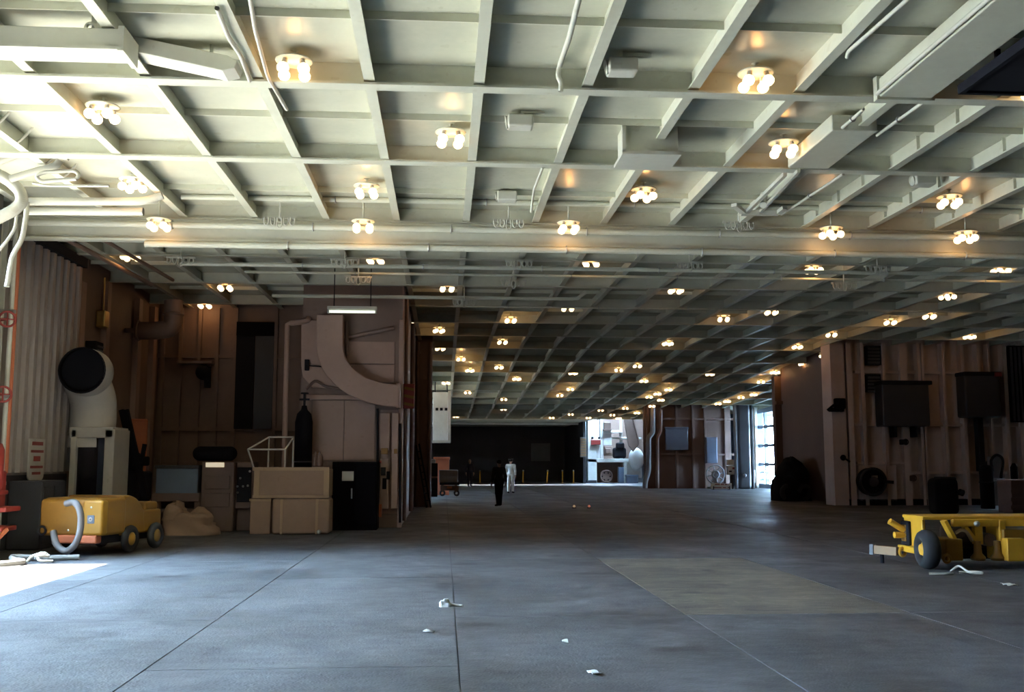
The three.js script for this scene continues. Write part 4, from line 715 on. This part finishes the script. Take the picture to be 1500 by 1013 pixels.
// bent pipes at the port edge
[['thick white pipe elbow dropping at the port edge', [[-20, 328], [20, 308], [33, 296], [30, 280], [14, 264], [-10, 252]], .09], ['white pipe sweeping up beside the port post', [[-10, 240], [40, 222], [75, 228], [100, 230]], .055], ['white pipe reaching from the port edge to the girder', [[-10, 205], [30, 205], [58, 206]], .06], ['short slanting white pipe at the port edge', [[15, 262], [55, 250], [82, 243], [88, 235]], .055], ['white looped pipe lying flat under the port overhead', [[112, 262], [60, 266], [52, 258], [64, 252], [110, 250], [116, 256], [112, 262]], .03], ['thin white tube falling along the port post', [[25, 312], [22, 335], [8, 356], [-10, 375]], .025], ['grey hose hanging from the port pipes', [[40, 296], [38, 318], [33, 350], [18, 374], [10, 420]], .04], ['thin white rail under the port pipes', [[48, 268], [70, 272], [160, 272]], .02]].forEach(([l, p, r], i) => { const t = thing('bent_pipe', l, 'pipe'); part('pipe', bent(p.map(([x, y]) => pt(x, y, i > 4 && i < 7 ? 16.2 : 15.2 - i * .12)), r, r * 3, 12), M.pipeGrey, t); });
for (const [a, b, d] of [[5, 30, 12.6], [36, 52, 13.2], [64, 82, 13.9], [132, 150, 14.9], [152, 166, 15.6]]) { const h = 6.02, x0 = onY(a, 140 + (d - 12.6) * 40, h).x; solo('cable_hanger', 'thin white cable hanger hooked on the outermost port beam', 'hanger', hose([V(-6.02 + .05, h, d), V(-5.9, h + .06, d), V(-5.8, h + .18, d), V(-5.72, h + .3, d)], .018, 6, 6), M.white, 'cable hangers on the port beam'); }
// boxed trunk with a wedge at top left
{
  const t = thing('boxed_trunk', 'white boxed trunk with a flanged end high at port, before the girder', 'duct', [-4.6, 6, 10.5]);
  const a = onD(178, 60, 9.98).x; part('trunk', rb(-7, a, 5.77, 5.985, 9.95, 10.35, .015), M.white, t); part('flange', bx(a - .02, a + .04, 5.74, 6.0, 9.92, 10.4), M.white, t); part('edge', bx(-7, a, 5.755, 5.785, 9.93, 9.97), M.white, t);
  part('bracket', [bx(a - .35, a - .3, 5.98, 6.24, 10.1, 10.3), moved(ring(.05, .02, 14), a - .32, 6.0, 10.0)], M.white, t);
}
{
  const t = thing('wedge_trunk', 'tapered white trunk slanting between two beams before the near girder', 'duct', [-3.8, 6, 10.9]);
  const P = [[192, 53], [332, 82], [346, 90], [343, 99], [326, 103], [192, 74]], s = new THREE.Shape(); P.forEach(([x, y], i) => { const p = onD(x, y, 10.75); i ? s.lineTo(p.x, p.y) : s.moveTo(p.x, p.y); }); s.closePath(); const g = new THREE.ExtrudeGeometry(s, { depth: .3, bevelEnabled: true, bevelSize: .008, bevelThickness: .008, bevelSegments: 1 }); g.translate(0, 0, -11.05); part('trunk', g, M.white, t);
  part('hanger', rod(pt(230, 58, 10.9), pt(230, 30, 10.9), .02), M.white, t); part('hanger', rod(pt(310, 80, 10.9), pt(310, 55, 10.9), .02), M.white, t);
}
{ const t = thing('flat_trunk', 'wide flat white trunk hung along the starboard overhead', 'duct', [5.4, 6, 9.5]); const x0 = onY(1302, 128, 5.94).x, x1 = onY(1378, 132, 5.94).x; part('trunk', rb(x0, x1, 5.92, 6.15, 5, 11.2, .02), M.beam, t); part('end_flange', bx(x0 - .03, x1 + .03, 5.89, 6.18, 11.12, 11.22), M.beam, t); part('edge_pipe', rod(V(x0 - .04, 5.95, 5), V(x0 - .04, 5.95, 11.1), .025), M.white, t); part('hanger', [bx(x0 + .1, x0 + .15, 6.1, 6.36, 9, 9.05)], M.beam, t); part('hanger', [bx(x1 - .15, x1 - .1, 6.1, 6.36, 10.5, 10.55)], M.beam, t); }
{ const t = thing('dark_hatch', 'dark blue hatch plate under the overhead beside the flat trunk', 'hatch', [7, 6, 9]); part('plate', bx(5.95, 8.6, 5.86, 5.91, 5, 10.75), M.navy, t); part('rim', bx(5.95, 8.6, 5.83, 5.94, 10.7, 10.76), M.navy, t); part('rim', bx(5.92, 5.98, 5.83, 5.94, 5, 10.76), M.navy, t); for (const x of [6.2, 7.2, 8.3]) part('hanger', bx(x, x + .05, 5.9, 6.25, 10.4, 10.45), M.dark, t); }
{ const t = thing('flat_trunk', 'wide flat white trunk hung aft of the near girder, starboard', 'duct', [5.4, 6, 13]); const x0 = onY(1190, 240, 5.95).x; part('trunk', rb(x0 - .3, x0 + .32, 5.94, 6.16, 12.4, 14.1, .02), M.beam, t); part('hanger', bx(x0, x0 + .05, 6.1, 6.36, 13, 13.05), M.beam, t); }
{ // vent box
  const t = thing('vent_box', 'white framed vent box hung under the middle overhead', 'vent', [2.5, 6, 13.2]);
  const s = span(916, 962, 184, 224, 13.1); part('box', rb(s.x0, s.x1 + .3, s.y0, 6.3, 13.1, 13.7, .01), M.beam, t); part('frame', [bx(s.x0 - .05, s.x1 + .33, s.y0 - .03, s.y0 + .02, 13.05, 13.75), bx(s.x0 - .05, s.x0, s.y0, 6.3, 13.05, 13.12)], M.white, t);
}
for (const [px, py, h, l] of [[915, 103, 6.02, 'white boxed loudspeaker on the overhead just before the near girder'], [765, 183, 6.05, 'white boxed loudspeaker on the overhead between the two near girders'], [745, 291, 6.08, 'small white boxed loudspeaker just before the deep header'], [1355, 268, 6.05, 'white boxed loudspeaker among the starboard beams'], [735, 357, 5.9, 'grey boxed loudspeaker just behind the deep header']]) {
  const p = onY(px, py, h), t = thing('loudspeaker', l, 'loudspeaker', [p.x, h, p.d]);
  part('housing', rb(p.x - .2, p.x + .14, h - .05, h + .12, p.d - .12, p.d + .12, .03), M.white, t); part('horn', moved(lathe([[.09, 0], [.07, .05], [.04, .1], [0, .1]], 16), p.x - .22, h + .03, p.d, 0, 0, -1.4), M.white, t); part('bracket', [bx(p.x - .02, p.x + .02, h + .1, 6.36, p.d - .02, p.d + .02), bx(p.x - .02, p.x + .3, h + .16, h + .2, p.d - .03, p.d + .03)], M.white, t);
}
{ const t = thing('pipe_bracket', 'white crossed pipe bracket under the starboard overhead', 'bracket', [4.4, 5.9, 16]); part('beam', [bar(up(1085, 312, 5.9), up(1140, 312, 5.9), .1, .08), bar(up(1075, 300, 5.95), up(1090, 312, 5.9), .1, .06), bar(up(1140, 312, 5.9), up(1150, 304, 5.95), .1, .06)], M.white, t); part('strut', [bar(up(1092, 312, 5.92), up(1150, 255, 5.95), .06), bar(up(1112, 312, 5.92), up(1170, 250, 5.95), .05)], M.white, t); part('drop', rod(up(1118, 300, 5.9), up(1118, 285, 6.2), .06), M.white, t); }
// hook racks along the header and behind it
for (const [px, py, d] of [[410, 326, 17.78], [745, 329, 17.78], [1082, 332, 17.78], [505, 386, 21.05], [760, 388, 21.05], [1010, 391, 21.05], [1285, 396, 21.05], [525, 411, 22.3], [752, 416, 22.3], [1236, 420, 22.3], [680, 444, 24.2], [265, 383, 21.05]]) {
  const p = onD(px, py, d), t = thing('hook_rack', d < 18.1 ? 'row of white U hooks on the pipes of the deep header' : 'row of pale U hooks on a pipe behind the deep header', 'hooks', [p.x, p.y, d], d < 18.1 ? 'hook racks on the header' : 'hook racks behind the header');
  part('bar', bx(p.x - .3, p.x + .3, p.y + .06, p.y + .1, d - .04, d), M.white, t);
  for (let k = -2; k <= 2; k++) { const x = p.x + k * .115, low = k ? 0 : .05; part('hook', hose([V(x - .035, p.y + .08, d - .05), V(x - .04, p.y - .01 - low, d - .06), V(x, p.y - .06 - low, d - .06), V(x + .04, p.y - .01 - low, d - .06), V(x + .035, p.y + .08, d - .05)], .013, 5, 6), M.white, t); }
  part('stem', rod(V(p.x, p.y + .08, d - .02), V(p.x, Math.min(Hc(d) + .3, p.y + .6), d - .02), .015), M.white, t);
}
// fluorescent fitting before the uptake trunk
{
  const D = 23.9, a = pt(480, 456, D), b = pt(552, 457.5, D), t = thing('fluorescent_fitting', 'fluorescent tube fitting glowing white above the sweeping duct', 'lamp', [(a.x + b.x) / 2, a.y, D]);
  part('housing', bx(a.x, b.x, a.y + .05, a.y + .12, D - .1, D + .1), M.white, t);
  part('tube', rod(V(a.x + .03, a.y, D), V(b.x - .03, a.y, D), .032), new THREE.MeshStandardMaterial({ color: C(.9, .95, .9), emissive: C(.92, 1, .85), emissiveIntensity: 1.1 }), t);
  part('end_cap', bx(a.x, a.x + .04, a.y - .04, a.y + .06, D - .05, D + .05), M.white, t); part('end_cap', bx(b.x - .04, b.x, a.y - .04, a.y + .06, D - .05, D + .05), M.white, t);
  for (const x of [a.x + .15, b.x - .15]) part('rod', rod(V(x, a.y + .1, D), V(x, Hc(D) + .34, D), .012), M.dark, t);
  const L = new THREE.RectAreaLight(C(.92, 1, .85), 1.1, b.x - a.x - .06, .064); L.position.set((a.x + b.x) / 2, a.y - .045, -D).sub(t.position); L.rotation.x = -Math.PI / 2; L.name = 'tube_light'; t.add(L);
}
// ---------------------------------------------------------------- lamps
const bulbGlow = new THREE.MeshStandardMaterial({ color: C(.9, .8, .6), emissive: C(1, .74, .42), emissiveIntensity: 3.2, roughness: .3 });
const LAMP = 0.13;
{
  const spots = [[435, 112], [1100, 127], [1490, 134], [150, 166], [660, 203], [1148, 218], [197, 271], [537, 280], [943, 285], [1391, 295], [240, 329], [532, 331], [833, 333], [1218, 341], [1415, 347], [187, 372], [550, 380], [867, 382], [1192, 394], [1475, 395], [330, 420], [655, 421], [990, 424], [1384, 433], [300, 446], [318, 462], [568, 445], [832, 450], [1130, 456], [1060, 466], [1357, 462], [1311, 471], [748, 468], [597, 472], [643, 483], [1410, 492], [1214, 489], [736, 500], [970, 502], [1168, 507], [645, 509], [675, 525], [1218, 520], [1177, 532], [1205, 545], [911, 541], [927, 535], [688, 543], [840, 545], [1040, 547], [757, 554], [731, 537], [1134, 545], [1113, 559], [938, 557], [655, 560], [685, 574], [835, 570], [820, 578], [738, 584], [980, 570], [963, 576], [950, 581], [1047, 591], [1065, 587], [1083, 582], [1105, 577], [968, 585], [955, 594], [933, 604], [916, 597], [897, 607], [905, 612], [862, 611], [835, 606], [808, 611], [668, 609], [738, 598], [880, 600]];
  const girders = [11.32, 14.37, 18.06, 21.4, 24.7, 28, 31.3, 34.6, 38, 41.3, 44.6, 47.9, 51.2, 54.5, 57.8, 61.1, 64.4, 67.7];
  const disc = boxUV(fit(lathe([[0, .02], [.2, .012], [.215, 0], [.2, -.012], [.06, -.02], [0, -.02]], 24)));
  const stem = boxUV(fit(lathe([[.05, .21], [.05, .19], [.018, .18], [.018, .02], [.045, .015]], 10)));
  const sock = boxUV(fit(lathe([[.028, -.01], [.034, -.05], [.036, -.085], [0, -.09]], 10)));
  const bulb = boxUV(fit(lathe([[0, -.07], [.032, -.075], [.06, -.1], [.07, -.135], [.06, -.17], [.03, -.195], [0, -.2]], 14)));
  for (const [px, py] of spots) {
    let h = 6.03, p; for (let k = 0; k < 60; k++) { p = onY(px, py, h); h += (Hc(Math.min(p.d, 69)) + .03 - h) * .3; }
    let x = p.x, d = Math.min(p.d, 69.2), drop = 0;
    if (py > 325 && py < 350) { const q = onD(px, py, 17.55); x = q.x; d = q.d; drop = 6.03 - q.y; }
    const nb = Math.round((x - .38) / 1.28), bxx = .38 + 1.28 * nb; if (Math.abs(x - bxx) < .3) x = bxx + .3 * Math.sign(x - bxx || 1);
    for (const g of girders) if (Math.abs(d - g) < .32) d = g + .32 * Math.sign(d - g || 1);
    const top = Hc(d) + LIP;
    const t = thing('overhead_lamp', ...(drop ? ['cluster of four glowing bulbs on a longer stem hung before the deep header', 'lamp', null, 'bulb clusters before the deep header']
      : d < 18 ? ['cluster of four glowing bulbs under a round reflector in the daylit overhead bays', 'lamp', null, 'bulb clusters in the daylit bays']
      : d < 37 ? ['cluster of four glowing bulbs in the dim overhead bays behind the deep header', 'lamp', null, 'bulb clusters in the dim bays']
      : ['small cluster of four glowing bulbs on the darkest far overhead', 'lamp', null, 'bulb clusters on the far overhead']));
    t.position.set(x, top - .12 - drop, -d); t.rotation.y = rr(-.3, .3) + Math.PI / 4;
    const add = (name, g, m, parent = t) => { const o = new THREE.Mesh(g, m); o.name = name; o.castShadow = o.receiveShadow = true; parent.add(o); return o; };
    add('reflector', disc, M.beam); const st = add('stem', stem, M.beam); st.scale.y = (.13 + drop) / .21;
    for (let k = 0; k < 4; k++) {
      const s = add('socket', sock, M.steel); const a = k * Math.PI / 2; s.position.set(Math.cos(a) * .125, 0, Math.sin(a) * .125); s.rotation.set(Math.sin(a) * -.28, 0, Math.cos(a) * .28);
      add('bulb', bulb, bulbGlow, s);
    }
    const L = new THREE.PointLight(C(1, .47, .15), 4 * LAMP); L.position.set(0, -.16, 0); L.castShadow = true; L.shadow.radius = 5; L.name = 'lamp_light'; t.add(L);
  }
}
renderer.render(scene, camera);
